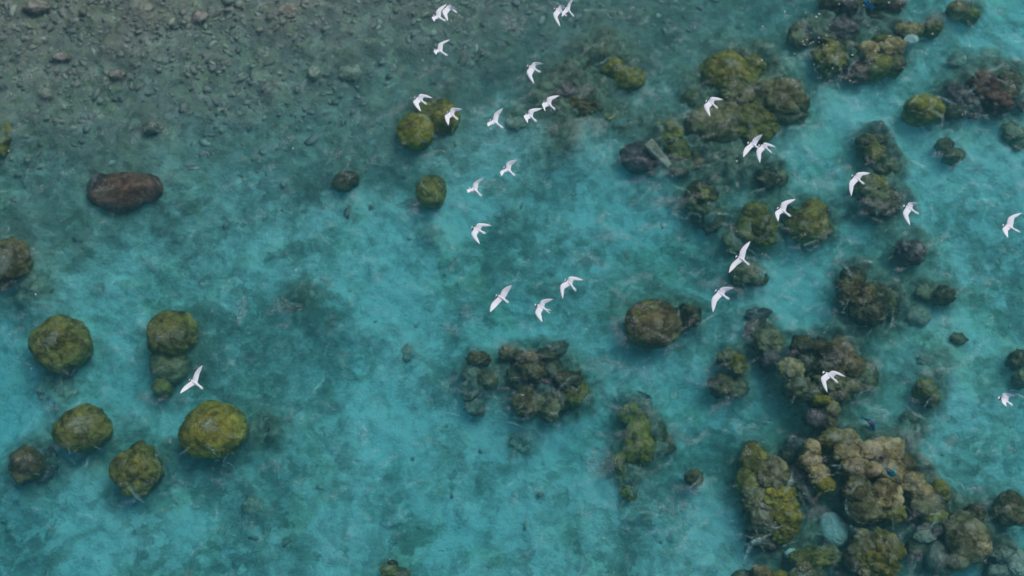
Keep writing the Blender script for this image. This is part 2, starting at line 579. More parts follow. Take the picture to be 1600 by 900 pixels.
coral(CB, "grey-green lumpy coral clump alone on pale sand, upper middle", C, [(880, 230, 19, 15, 1.3, 'grey', 'knob'), (886, 244, 15, 8, 1.5, 'grey', 'low'), (858, 262, 14, 8, 1.6, 'teal', 'low')], 'grey', 'knob')
coral(CB, "dark brown ragged coral patch near the top centre", C, [(914, 98, 22, 14, .9, 'dark', 'rough'), (948, 78, 21, 12, .85, 'brown', 'rough')], 'dark', 'rough')
coral(CB, "golden-brown lumpy coral right of the ragged dark patch, top centre", C, [(962, 108, 20, 19, .65, 'olive', 'knob'), (985, 124, 27, 19, .7, 'olive', 'dome')], 'olive', 'knob')
coral(CB, "dark grey and maroon coral mass right of two terns flying wing to tail", K_,
      [(884, 148, 34, 22, .75, 'purple', 'rough'), (908, 167, 27, 17, .7, 'brown', 'rough'), (896, 120, 14, 8, .8, 'maroon', 'rough'), (862, 160, 26, 15, 1.0, 'dark', 'rough'), (885, 176, 28, 10, 1.0, 'dark', 'low')], 'purple', 'rough')
coral(CB, "low green-grey coral mounds on sand above the purple boulder", C, [(954, 178, 14, 12, 1.1, 'olive', 'low'), (982, 192, 26, 14, 1.2, 'greyolive', 'low')], 'greyolive', 'low')
coral("boulder", "dark purple-brown smooth boulder with a pale slab leaning beside it", RK, [(1000, 246, 32, 24, .85, 'purple', 'dome')], 'purple', 'dome')
coral("boulder", "small pale block below the dark purple boulder", RK, [(1014, 265, 10, 8, 1.3, 'teal', 'low')], 'teal', 'low')
# --- the large upper right reef block
coral(CB, "biggest upper-right coral block of three fused olive lobes under one tern", K_,
      [(1137, 116, 49, 36, .5, 'olive', 'dome'), (1218, 157, 49, 35, .5, 'greyolive', 'crack'), (1120, 190, 50, 35, .55, 'greyolive', 'dome'), (1178, 194, 38, 32, .6, 'olive', 'crack'),
       (1155, 152, 30, 22, .5, 'greyolive', 'knob'), (1085, 152, 22, 15, .95, 'greyolive', 'dome'), (1172, 100, 22, 16, .6, 'olive', 'knob'), (1196, 140, 20, 16, .55, 'greyolive', 'knob')])
coral(CB, "brown-olive knobbly ridge at the lower left of the three-lobed block", K_,
      [(1050, 205, 18, 16, .75, 'olive', 'knob'), (1046, 222, 16, 14, .8, 'olive', 'knob'), (1060, 236, 20, 16, .85, 'olive', 'knob'), (1068, 256, 20, 18, 1.1, 'greyolive', 'low'), (1094, 252, 15, 20, 1.0, 'brown', 'rough')])
coral(CB, "grey silted coral lumps below the three-lobed block", C, [(1146, 262, 20, 14, 1.4, 'grey', 'knob'), (1156, 276, 18, 10, 1.5, 'grey', 'low'), (1144, 292, 12, 8, 1.6, 'teal', 'low')], 'grey', 'knob')
coral(CB, "dark brown coral head directly below a pair of overlapping terns", C, [(1200, 278, 20, 16, .9, 'dark', 'knob'), (1216, 276, 14, 14, 1.1, 'greyolive', 'low')], 'dark', 'knob')
coral(CB, "ragged coral with a bright yellow-green knob above a sunken grey lobe", C,
      [(1095, 302, 24, 18, .75, 'dark', 'rough'), (1100, 303, 9, 10, .55, 'yellow', 'knob'), (1090, 322, 20, 14, .95, 'greyolive', 'rough'), (1108, 338, 24, 24, 1.35, 'dark', 'low')])
coral(CB, "olive coral cluster left of the brown head under a tern's tail", C,
      [(1180, 330, 20, 14, .75, 'olive', 'dome'), (1192, 354, 22, 20, .7, 'olive', 'knob'), (1168, 356, 18, 22, .9, 'olive', 'dome'), (1148, 375, 16, 18, 1.3, 'greyolive', 'low'), (1195, 374, 18, 10, .9, 'olive', 'rough')])
coral(CB, "golden-brown coral head with two lobes right of the olive cluster", C,
      [(1262, 352, 37, 25, .6, 'olive', 'dome'), (1272, 330, 22, 17, .6, 'olive', 'knob'), (1285, 356, 18, 16, .8, 'greyolive', 'dome'), (1238, 345, 16, 20, 1.0, 'dark', 'rough')])
coral(CB, "dim olive-brown coral mound under the tern with fully spread wings", C, [(1165, 426, 26, 17, 1.0, 'greyolive', 'rough'), (1182, 436, 18, 10, 1.3, 'dark', 'low')], 'greyolive', 'rough')
coral("boulder", "pale grey-green round boulder at the upper right beside sandy channel", RK, [(1252, 55, 19, 17, .7, 'greyolive', 'ring')], 'greyolive', 'ring')
coral(CB, "dark olive coral mass sprinkled with white glints, top right", K_,
      [(1297, 88, 26, 27, .5, 'olive', 'knob'), (1310, 48, 30, 20, .7, 'purple', 'rough'), (1338, 110, 22, 18, .8, 'maroon', 'rough'), (1290, 62, 16, 10, .6, 'greyolive', 'knob'), (1330, 76, 18, 16, .9, 'dark', 'low')])
coral(CB, "tan brain-like knobbly coral right of the glinting dark mass", C,
      [(1358, 76, 17, 13, .4, 'tan', 'dome'), (1393, 74, 22, 15, .4, 'tan', 'crack'), (1364, 90, 12, 8, .45, 'tan', 'dome'), (1378, 100, 24, 15, .55, 'olive', 'dome'), (1402, 98, 14, 14, .5, 'greyolive', 'dome'), (1382, 62, 20, 8, .6, 'olive', 'knob')])
coral(CB, "nearly black ragged reef crossing the top edge at the right", K_,
      [(1300, 4, 22, 12, .7, 'dark', 'rough'), (1330, 8, 22, 14, .6, 'purple', 'rough'), (1350, 6, 16, 10, .5, 'greyolive', 'knob'), (1378, 3, 20, 11, .6, 'dark', 'rough'), (1398, 8, 16, 8, .7, 'maroon', 'rough'), (1360, 24, 30, 8, 1.0, 'dark', 'low')])
coral(CB, "tan coral lump with a cream cap right of the brain-like coral", C, [(1420, 46, 24, 12, .55, 'tan', 'dome'), (1424, 62, 12, 8, .5, 'pale', 'dome')], 'tan')
coral(CH, "small olive coral lump right of the cream-capped one, near the top", C, [(1457, 40, 15, 12, .7, 'olive', 'knob')], 'olive', 'knob')
coral(CB, "olive-tan coral by the top right sand flat", C, [(1498, 12, 17, 11, .55, 'tan', 'dome'), (1516, 20, 16, 10, .8, 'olive', 'rough')], 'tan')
coral(CH, "squarish olive-yellow coral head left of the maroon reef", C, [(1444, 169, 32, 21, .5, 'yellow', 'dome')], 'yellow', 'dome', G)
coral(CB, "maroon and purple coral reef at the upper right edge", K_,
      [(1540, 132, 26, 18, .55, 'maroon', 'rough'), (1558, 158, 26, 16, .55, 'maroon', 'rough'), (1498, 148, 24, 17, .65, 'purple', 'rough'), (1490, 172, 24, 12, .9, 'dark', 'rough'), (1518, 166, 20, 16, .8, 'purple', 'rough'),
       (1580, 122, 20, 14, .55, 'greyolive', 'knob'), (1597, 150, 14, 20, .9, 'purple', 'low'), (1574, 142, 18, 14, .6, 'dark', 'rough')])
coral(CH, "round dim grey-green lump on sand above the maroon reef", C, [(1547, 86, 13, 9, 1.2, 'teal', 'low')], 'grey', 'low')
coral(CH, "dim grey lump on sand left of the round one above the maroon reef", C, [(1499, 92, 16, 11, 1.3, 'teal', 'low')], 'teal', 'low')
coral(CB, "brown coral with a yellow-olive crest on the sand, upper of a vertical pair", C,
      [(1356, 222, 17, 14, .8, 'brown', 'rough'), (1366, 238, 17, 17, .65, 'olive', 'knob'), (1384, 262, 20, 15, .95, 'greyolive', 'rough'), (1372, 218, 14, 9, .9, 'dark', 'rough')])
coral(CB, "dark grey-brown coral head behind a tern, lower of a vertical pair", C,
      [(1362, 296, 26, 26, .8, 'greyolive', 'rough'), (1376, 318, 24, 22, .9, 'dark', 'rough'), (1392, 312, 14, 18, .9, 'dark', 'rough'), (1372, 285, 14, 12, .7, 'olive', 'knob')])
coral(CB, "long narrow brown coral strip slanting across the right-hand sand", C, [(1478, 224, 13, 10, 1.2, 'brown', 'low'), (1492, 240, 15, 10, 1.1, 'brown', 'low')], 'brown', 'low')
coral(CB, "dim olive-grey coral below the maroon reef at the right edge", C, [(1582, 205, 16, 14, 1.1, 'greyolive', 'low'), (1592, 222, 12, 12, 1.3, 'greyolive', 'low')], 'greyolive', 'low')
coral(CH, "dark purple-grey cauliflower coral head alone at right", C, [(1422, 393, 26, 20, .85, 'purple', 'knob')], 'purple', 'knob')
coral(CB, "large dark brown ragged coral head at right of centre", C,
      [(1342, 462, 30, 26, .6, 'brown', 'rough'), (1358, 484, 30, 22, .6, 'dark', 'knob'), (1334, 432, 20, 16, .8, 'dark', 'rough'), (1372, 462, 26, 22, .85, 'greyolive', 'rough'), (1388, 480, 18, 18, 1.1, 'greyolive', 'rough')])
coral(CB, "dark grey-green small coral right of the large ragged brown head", C, [(1474, 462, 18, 15, .95, 'dark', 'rough'), (1446, 456, 14, 12, 1.2, 'greyolive', 'low')], 'dark', 'rough')
coral("boulder", "smooth grey-teal boulder half buried right of the ragged brown head", RK, [(1436, 494, 19, 15, 1.3, 'teal', 'dome')], 'teal', 'dome')
coral(CB, "rounded brown coral head near centre with a ragged lump on its right", C,
      [(1020, 505, 45, 36, .5, 'brown', 'dome'), (1018, 500, 34, 26, .45, 'olive', 'crack'), (1076, 491, 20, 16, .8, 'dark', 'rough')], 'brown', 'dome', G)
coral(CB, "grey-olive knobbly coral with a yellow tip below the tern at right-centre", C, [(1138, 560, 17, 14, .8, 'greyolive', 'knob'), (1154, 570, 12, 15, .7, 'yellow', 'rough')], 'greyolive', 'knob')
coral(CB, "brown low coral shelf below the yellow-tipped knob", C, [(1128, 602, 20, 15, 1.0, 'brown', 'rough'), (1152, 604, 18, 13, 1.2, 'greyolive', 'low')], 'brown', 'rough')
coral(CB, "sunken brown-grey coral mounds left of the dark reef cluster", C, [(1200, 534, 24, 20, .9, 'greyolive', 'rough'), (1186, 512, 22, 14, 1.2, 'dark', 'low'), (1184, 490, 20, 10, 1.3, 'purple', 'low')])
coral(CB, "dark many-lobed reef cluster carrying a tern above it, right of centre", K_,
      [(1254, 538, 17, 13, .7, 'dark', 'rough'), (1286, 545, 18, 16, .6, 'dark', 'rough'), (1312, 545, 20, 20, .55, 'brown', 'knob'), (1325, 570, 24, 26, .6, 'brown', 'rough'), (1290, 575, 28, 22, .8, 'dark', 'rough'),
       (1236, 578, 22, 18, .75, 'tan', 'knob'), (1246, 604, 22, 18, .75, 'greyolive', 'knob'), (1270, 560, 18, 20, .9, 'dark', 'low'), (1306, 603, 34, 22, .65, 'greyolive', 'rough'), (1268, 614, 20, 14, .85, 'greyolive', 'knob'),
       (1284, 624, 15, 6, .5, 'yellow', 'rough'), (1356, 585, 18, 20, 1.2, 'greyolive', 'low'), (1205, 560, 16, 12, .9, 'purple', 'rough')])
coral(CB, "purple-grey rubble lump with an olive knob between the two right reefs", K_, [(1276, 652, 18, 15, .85, 'purple', 'rough'), (1296, 658, 14, 15, .85, 'brown', 'rough'), (1302, 640, 11, 12, .7, 'tan', 'knob')])
coral(CB, "biggest tan coral reef at lower right enclosing a blue crevice", K_,
      [(1300, 684, 24, 15, .5, 'olive', 'knob'), (1326, 686, 20, 15, .5, 'tan', 'knob'), (1270, 700, 14, 14, .4, 'tan', 'knob'), (1266, 722, 17, 16, .35, 'tan', 'knob'), (1280, 740, 17, 16, .35, 'tan', 'knob'), (1291, 757, 15, 13, .35, 'yellow', 'dome'),
       (1322, 706, 22, 16, .45, 'tan', 'knob'), (1336, 728, 22, 18, .35, 'tan', 'crack'), (1364, 702, 26, 16, .35, 'tan', 'crack'), (1392, 704, 22, 20, .4, 'tan', 'knob'), (1362, 733, 16, 11, .3, 'tan', 'dome'), (1396, 736, 22, 20, .4, 'tan', 'knob'),
       (1342, 768, 28, 26, .35, 'greyolive', 'knob'), (1352, 796, 30, 22, .45, 'greyolive', 'crack'), (1384, 774, 26, 24, .4, 'tan', 'crack'), (1396, 800, 20, 16, .55, 'olive', 'knob'), (1424, 752, 22, 17, .45, 'tan', 'knob'), (1440, 768, 20, 15, .5, 'tan', 'crack'),
       (1450, 786, 26, 20, .55, 'greyolive', 'dome'), (1470, 768, 14, 20, .6, 'olive', 'dome'), (1462, 806, 20, 12, .7, 'olive', 'dome'), (1416, 724, 12, 16, .6, 'brown', 'rough')])
coral(CB, "tall olive and brown coral block at the left of the lower right reef", K_,
      [(1178, 718, 22, 26, .55, 'olive', 'dome'), (1172, 748, 22, 26, .7, 'olive', 'dome'), (1208, 742, 30, 30, .45, 'greyolive', 'crack'), (1220, 778, 28, 20, .45, 'yellow', 'knob'), (1190, 786, 30, 22, .6, 'greyolive', 'knob'), (1228, 806, 26, 22, .5, 'yellow', 'knob'),
       (1196, 812, 28, 22, .6, 'greyolive', 'knob'), (1226, 834, 22, 14, .6, 'olive', 'rough'), (1196, 842, 26, 14, .95, 'dark', 'rough'), (1176, 700, 14, 10, .9, 'dark', 'rough')])
coral(CB, "grey broken coral rubble filling the gap beside the blue crevice", RK, [(1246, 744, 18, 16, 1.0, 'purple', 'rough'), (1258, 762, 16, 14, 1.0, 'grey', 'rough'), (1232, 712, 14, 12, 1.4, 'dark', 'rough'), (1248, 690, 20, 12, 1.5, 'purple', 'low')])
coral("boulder", "smooth pale blue-white oval boulder in the gap between lower right reefs", RK, [(1303, 828, 21, 26, 1.45, 'pale', 'smooth')], 'pale', 'smooth')
coral(CB, "round olive-brown coral head below the biggest reef, bottom edge", C,
      [(1350, 850, 26, 22, .5, 'greyolive', 'knob'), (1384, 858, 28, 28, .45, 'olive', 'knob'), (1366, 880, 36, 24, .5, 'olive', 'rough'), (1340, 874, 22, 22, .7, 'dark', 'dome')], 'olive', 'knob')
coral(CB, "grey-olive round coral head with a cracked cap, bottom right", C,
      [(1512, 842, 38, 36, .5, 'greyolive', 'dome'), (1530, 852, 20, 18, .45, 'tan', 'crack'), (1508, 812, 24, 14, .7, 'greyolive', 'rough'), (1526, 800, 14, 12, .8, 'brown', 'rough'), (1500, 872, 24, 16, .7, 'greyolive', 'dome')])
coral(CB, "dim green-grey boulder pair at the bottom between two round heads", RK, [(1470, 872, 24, 26, 1.0, 'grey', 'dome'), (1446, 838, 18, 9, 1.0, 'teal', 'low'), (1434, 852, 16, 14, 1.2, 'dark', 'low'), (1466, 830, 10, 7, .9, 'purple', 'dome')])
coral(CH, "grey-olive coral head with a vertical white crack at the right edge", C, [(1582, 796, 27, 26, .6, 'greyolive', 'crack')], 'greyolive', 'crack')
coral(CB, "low olive and pale-green coral at the bottom edge left of the round head", C,
      [(1270, 872, 34, 16, .9, 'olive', 'knob'), (1258, 886, 14, 9, .8, 'tan', 'knob'), (1262, 897, 26, 10, .9, 'greyolive', 'low'), (1236, 864, 9, 6, 1.2, 'pale', 'low'), (1292, 866, 22, 14, 1.0, 'greyolive', 'low')])
coral(CB, "brown and yellow coral lumps on the bottom edge, rightward of bright sand", C, [(1192, 896, 18, 12, .6, 'brown', 'dome'), (1219, 899, 12, 8, .6, 'yellow', 'dome'), (1160, 899, 14, 8, 1.1, 'dark', 'low')])
coral(CB, "grey rubble boulders at the bottom right corner", RK, [(1566, 866, 18, 14, .9, 'grey', 'knob'), (1590, 880, 16, 18, 1.0, 'teal', 'low'), (1560, 892, 18, 10, 1.1, 'grey', 'low')], 'grey')
coral(CB, "olive-grey pointed coral clump on sand left of the lowest right tern", C, [(1446, 606, 18, 14, .8, 'olive', 'knob'), (1456, 622, 14, 12, .85, 'greyolive', 'rough')], 'olive', 'knob')
coral(CB, "grey silted rubble heap on sand right of the dark blue fish", RK, [(1424, 652, 15, 10, 1.3, 'grey', 'rough'), (1418, 670, 16, 11, 1.35, 'grey', 'low'), (1434, 670, 12, 9, 1.4, 'teal', 'low')], 'grey')
coral(CH, "dim brown little coral lump left of the tall olive block", C, [(1086, 746, 14, 12, 1.1, 'brown', 'rough')], 'brown', 'rough')
coral(CB, "yellow-olive upright coral clump with wispy tail, lower centre", C,
      [(998, 676, 18, 24, 1.05, 'yellow', 'rough'), (1006, 702, 17, 20, 1.05, 'yellow', 'rough'), (985, 704, 12, 20, 1.2, 'yellow', 'rough'), (990, 648, 24, 20, 1.3, 'olive', 'rough'), (978, 742, 12, 20, 1.4, 'yellow', 'rough'), (984, 770, 13, 14, 1.4, 'yellow', 'rough'), (970, 725, 12, 18, 1.3, 'olive', 'rough')])
coral(CB, "dark brown low coral right of the yellow upright clump", C, [(1030, 676, 11, 16, 1.3, 'dark', 'low'), (1040, 694, 15, 14, 1.5, 'brown', 'low')], 'brown')
coral(CH, "dusky purple coral patch on sand above the yellow upright clump", C, [(994, 622, 20, 11, 1.8, 'purple', 'low')], 'purple', 'low')
coral(CB, "grey-brown left arm of the dark central coral ring", K_,
      [(748, 560, 18, 10, 1.0, 'brown', 'rough'), (738, 585, 17, 14, 1.2, 'grey', 'knob'), (762, 592, 16, 16, 1.1, 'greyolive', 'knob'), (734, 608, 14, 14, 1.3, 'grey', 'low'), (742, 636, 16, 12, 1.5, 'grey', 'low')], 'grey')
coral(CB, "dark brown coral mass at centre, right side of a broken ring", K_,
      [(796, 553, 18, 11, .9, 'brown', 'rough'), (822, 560, 20, 12, .8, 'brown', 'rough'), (852, 556, 18, 11, .9, 'dark', 'rough'), (834, 578, 20, 18, .85, 'brown', 'rough'), (812, 588, 20, 20, 1.3, 'dark', 'low'), (862, 580, 20, 20, 1.0, 'dark', 'knob'),
       (888, 596, 24, 20, .8, 'dark', 'rough'), (898, 612, 20, 18, .9, 'olive', 'rough'), (824, 628, 23, 22, .8, 'brown', 'knob'), (854, 636, 23, 22, .9, 'greyolive', 'knob'), (876, 626, 16, 16, 1.0, 'dark', 'rough'), (872, 544, 17, 11, 1.2, 'grey', 'low')])
coral(CH, "faint grey ringed lump on sand below the central coral mass", C, [(812, 692, 17, 11, 1.9, 'teal', 'ring')], 'teal', 'ring')
coral(CB, "brown and olive coral lumps at the bottom edge, left of centre", C, [(608, 890, 16, 10, 1.0, 'olive', 'knob'), (628, 896, 12, 8, 1.1, 'greyolive', 'low'), (614, 880, 8, 5, 1.0, 'dark', 'rough')], 'olive', 'knob')
coral(CB, "dark coral lump at the right edge below mid height", C, [(1592, 560, 14, 14, .9, 'dark', 'rough'), (1598, 590, 12, 12, 1.0, 'greyolive', 'rough')], 'dark', 'rough')
coral(CH, "tiny brown coral tuft alone on sand right of centre-right", C, [(1499, 529, 13, 8, 1.3, 'brown', 'low')], 'brown', 'low')
coral(CH, "flat grey-teal mound on sand above the olive pointed clump", RK, [(1460, 564, 26, 12, 1.5, 'teal', 'low')], 'teal', 'low')
coral(CH, "small upright grey coral lump on sand left of the central ring", C, [(637, 553, 10, 13, 1.8, 'teal', 'low')], 'grey', 'low')
coral(CH, "faint green coral mound on rubble near the top, left of the first terns", C, [(548, 112, 18, 12, .75, 'teal', 'low')], 'greyolive', 'low')
for (px_, py_, rx_, ry_, mt, lb) in [
        (313, 24, 13, 9, 'pink', "pinkish tan stone, the brightest on the top-left rubble"),
        (182, 116, 11, 7, 'pink', "pale grey stone on rubble straight above the reddish-brown boulder"),
        (57, 9, 20, 9, 'pink', "light tan stone near the top left corner"),
        (225, 12, 16, 8, 'teal', "grey-green stone at the top edge left of the pinkish one"),
        (448, 16, 16, 11, 'pink', "broad mauve-tan boulder at the top edge among rubble"),
        (70, 145, 10, 7, 'teal', "small grey stone on rubble near the left edge"),
        (240, 198, 16, 9, 'grey', "dark-edged grey stone in the rubble above the reddish-brown boulder's right end"),
        (95, 88, 14, 6, 'pink', "flat pinkish slab of rubble at upper left"),
        (490, 112, 9, 9, 'teal', "pale green-grey stone at the right of the rubble field")]:
    coral("stone", lb, "stone", [(px_, py_, rx_, ry_, (-bed_at(px_, py_) - .09 - .27) / .45, mt, 'low')], mt, 'low')

# pale slab leaning by the dark boulder
a0, a1 = at(1012, 222, -.48), at(1046, 260, -.62)
d = (a1 - a0)
L = d.length
bm = bmesh.new()
bmesh.ops.create_cube(bm, size=1.0)
bmesh.ops.subdivide_edges(bm, edges=bm.edges[:], cuts=5, use_grid_fill=True)
for vv in bm.verts:
    q = np.array([[vv.co.x * 3 + 5, vv.co.y * 3, vv.co.z * 3]])
    k = 1 + 0.25 * float(fbm(q, 3)[0])
    vv.co = Vector((vv.co.x * L, vv.co.y * 0.17 * k * (1 - 0.5 * vv.co.x), vv.co.z * 0.09 * k))
me = bpy.data.meshes.new("slab")
bm.to_mesh(me)
bm.free()
attr(me, "pale", np.full(len(me.vertices), .4))
sl = link("slab", me, MAT['teal'], None, (a0 + a1) / 2)
sl.rotation_euler = d.to_track_quat('X', 'Z').to_euler()
tag(sl, "long pale slab leaning against the dark purple boulder", "slab")

# ------------------------------------------------------------------ the seabed sheet
gx = axis(-13.5, 13.5, 0.05, 160)
gy = axis(-6.5, 9.5, 0.05, 160)
X, Y = np.meshgrid(gx, gy)
x, y = X.ravel(), Y.ravel()
z = seabed_z(x, y)
# reef framework: the ground between neighbouring corals is built up and overgrown
reef = np.zeros_like(x)
for (lx, ly, lr, wgt) in LOBES:
    sel = np.nonzero((np.abs(x - lx) < lr * 3.2) & (np.abs(y - ly) < lr * 3.2))[0]
    d2 = ((x[sel] - lx) ** 2 + (y[sel] - ly) ** 2) / (lr * 1.75) ** 2
    reef[sel] = reef[sel] + wgt * np.exp(-d2)
reef = np.clip(reef, 0, 2.2)
pr = np.stack([x, y, np.zeros_like(x)], 1)
z = z + np.clip(reef, 0, 1.4) * np.clip((-z - .35) / .7, 0, 1) * (.25 + .30 * fbm(pr * 3.1 + 77, 4, .6))
nx, ny = len(gx), len(gy)
idx = np.arange(nx * ny).reshape(ny, nx)
F = np.stack([idx[:-1, :-1].ravel(), idx[:-1, 1:].ravel(), idx[1:, 1:].ravel(), idx[1:, :-1].ravel()], 1)
me = make_mesh("seabed", np.stack([x, y, z], 1), F)
# domain-warped position, so patches of sand have torn, wandering edges
p3 = np.stack([x, y, np.zeros_like(x)], 1)
wx = fbm(p3 * 1.1 + 3, 4) * 0.55
wy = fbm(p3 * 1.1 + 31, 4) * 0.55
pxs, pys = px_of(x + wx, y + wy, z)
sand = field(SAND, np.clip(pxs, -100, 1700), np.clip(pys, -80, 980), 34.0, 0.55)
attr(me, "sand", sand)
rub = field([(a[0], a[1], min(1, max(0, (1.55 - a[2]) / 0.6))) for a in DEPTH], np.clip(pxs, -200, 1800), np.clip(pys, -150, 1050), 85.0, 0.0)
attr(me, "rubble", rub)
attr(me, "reef", np.clip(reef * .75 + .5 * (fbm(pr * 2.2 + 5, 4) * np.clip(reef * 3, 0, 1)), 0, 1))

m_bed, nt, out = new_mat("seabed_sand_and_turf")
p = position(nt)
s_a = get_attr(nt, "sand")
big = noise(nt, 1.5, 6, 0.62, 1.6, p)
med = noise(nt, 5.0, 5, 0.6, 2.2, p)
streak = noise(nt, 3.0, 5, 0.65, 1.5, mapped(nt, p, (1.0, 2.6, 1.0), (0, 0, R(25))))
s_a = math_node(nt, 'MULTIPLY_ADD', s_a, 1.38, -0.16)
f = math_node(nt, 'ADD', s_a, math_node(nt, 'MULTIPLY', math_node(nt, 'SUBTRACT', big, 0.5), 1.0))
f = math_node(nt, 'ADD', f, math_node(nt, 'MULTIPLY', math_node(nt, 'SUBTRACT', med, 0.5), 0.6))
f = math_node(nt, 'ADD', f, math_node(nt, 'MULTIPLY', math_node(nt, 'SUBTRACT', streak, 0.5), 0.5))
# torn patches: two sizes of warped cells, each with a tone of its own
def warped_cells(scale, warp, wscale):
    nz = nt.nodes.new("ShaderNodeTexNoise")
    nz.inputs["Scale"].default_value = wscale
    nz.inputs["Detail"].default_value = 5
    nz.inputs["Roughness"].default_value = .62
    nt.links.new(p, nz.inputs["Vector"])
    s1 = nt.nodes.new("ShaderNodeVectorMath")
    s1.operation = 'MULTIPLY_ADD'
    s1.inputs[1].default_value = (warp, warp, warp)
    nt.links.new(nz.outputs["Color"], s1.inputs[0])
    nt.links.new(p, s1.inputs[2])
    vo = nt.nodes.new("ShaderNodeTexVoronoi")
    vo.inputs["Scale"].default_value = scale
    nt.links.new(s1.outputs[0], vo.inputs["Vector"])
    sp_ = nt.nodes.new("ShaderNodeSeparateColor")
    nt.links.new(vo.outputs["Color"], sp_.inputs[0])
    return sp_.outputs


cA = warped_cells(1.5, 1.1, 1.3)
cB = warped_cells(4.2, .5, 3.0)
f = math_node(nt, 'ADD', f, math_node(nt, 'MULTIPLY', math_node(nt, 'SUBTRACT', cA[0], 0.5), 0.26))
f = math_node(nt, 'ADD', f, math_node(nt, 'MULTIPLY', math_node(nt, 'SUBTRACT', cB[0], 0.5), 0.36))


def ridges(scale, width, dist, rot):
    n_ = noise(nt, scale, 3, .55, dist, mapped(nt, p, (1, 1.8, 1), (0, 0, rot)))
    a_ = math_node(nt, 'ABSOLUTE', math_node(nt, 'SUBTRACT', n_, .5))
    return math_node(nt, 'SUBTRACT', 1.0, math_node(nt, 'DIVIDE', a_, width), clamp=True)


gate = math_node(nt, 'MULTIPLY', math_node(nt, 'SUBTRACT', noise(nt, 2.2, 2, .5, 0, p), .5), 6.0, clamp=True)
caustic_wisp = math_node(nt, 'MULTIPLY', ridges(2.6, .012, 1.6, R(35)), gate)  # pale caustic-like light streaks painted into the seabed colour
f = math_node(nt, 'ADD', f, math_node(nt, 'MULTIPLY', caustic_wisp, .6))
gate2 = math_node(nt, 'MULTIPLY', math_node(nt, 'SUBTRACT', noise(nt, 3.1, 2, .5, 0, mapped(nt, p, (1, 1, 1), (0, 0, 1))), .56), 8.0, clamp=True)
cut = math_node(nt, 'MULTIPLY', ridges(4.1, .016, 2.2, R(-20)), gate2)
f = math_node(nt, 'SUBTRACT', f, math_node(nt, 'MULTIPLY', cut, .55))
c = ramp(nt, f, [(0.0, (.13, .135, .11)), (0.3, (.22, .22, .18)), (0.55, (.35, .345, .29)), (0.8, (.54, .53, .46)), (1.0, (.70, .68, .61))])
# rubble ground: grey, mauve and ochre fragments
vor = nt.nodes.new("ShaderNodeTexVoronoi")
vor.inputs["Scale"].default_value = 6.5
vor.inputs["Randomness"].default_value = 1.0
wv = nt.nodes.new("ShaderNodeVectorMath")
wv.operation = 'ADD'
nn = nt.nodes.new("ShaderNodeTexNoise")
nn.inputs["Scale"].default_value = 4
nn.inputs["Detail"].default_value = 4
nt.links.new(p, nn.inputs["Vector"])
sc = nt.nodes.new("ShaderNodeVectorMath")
sc.operation = 'SCALE'
sc.inputs["Scale"].default_value = 0.45
nt.links.new(nn.outputs["Color"], sc.inputs[0])
nt.links.new(p, wv.inputs[0])
nt.links.new(sc.outputs[0], wv.inputs[1])
nt.links.new(wv.outputs[0], vor.inputs["Vector"])
sep = nt.nodes.new("ShaderNodeSeparateColor")
nt.links.new(vor.outputs["Color"], sep.inputs[0])
rc = ramp(nt, sep.outputs[0], [(0.0, (.22, .135, .105)), (0.3, (.34, .23, .18)), (0.55, (.44, .265, .225)), (0.75, (.43, .305, .18)), (1.0, (.60, .42, .33))])
rc = mix(nt, 0.35, rc, c)
rf = math_node(nt, 'MULTIPLY', get_attr(nt, "rubble"), 1.1, clamp=True)
c = mix(nt, rf, c, rc)
# green algal film in places
gf = math_node(nt, 'MULTIPLY', math_node(nt, 'SUBTRACT', noise(nt, 0.7, 4, 0.6, 1.0, p), 0.53), 4.0, clamp=True)
c = mix(nt, math_node(nt, 'MULTIPLY', gf, 0.45), c, mix(nt, 1.0, c, (.85, .95, .45), 'MULTIPLY'))
rfm = math_node(nt, 'ADD', get_attr(nt, "reef"), math_node(nt, 'MULTIPLY', math_node(nt, 'SUBTRACT', noise(nt, 5, 4, .6, 1.2, p), .5), .7))
rfm = math_node(nt, 'MULTIPLY', math_node(nt, 'SUBTRACT', rfm, .17), 1.7, clamp=True)
turf = ramp(nt, noise(nt, 6.5, 5, .65, .8, mapped(nt, p, (1, 1, 1), (0, 0, 2))), [(.34, (.085, .07, .048)), (.5, (.20, .165, .105)), (.62, (.33, .285, .19))])
c = mix(nt, math_node(nt, 'MULTIPLY', rfm, .85), c, turf)
hh = math_node(nt, 'ADD', noise(nt, 9, 6, 0.65, 1.0, p), math_node(nt, 'MULTIPLY', noise(nt, 28, 4, 0.6, 0.5, p), 0.4))
diffuse_out(nt, out, c, bump(nt, hh, 0.8, 0.07))
bed = link("seabed", me, m_bed)
bed['kind'] = 'structure'



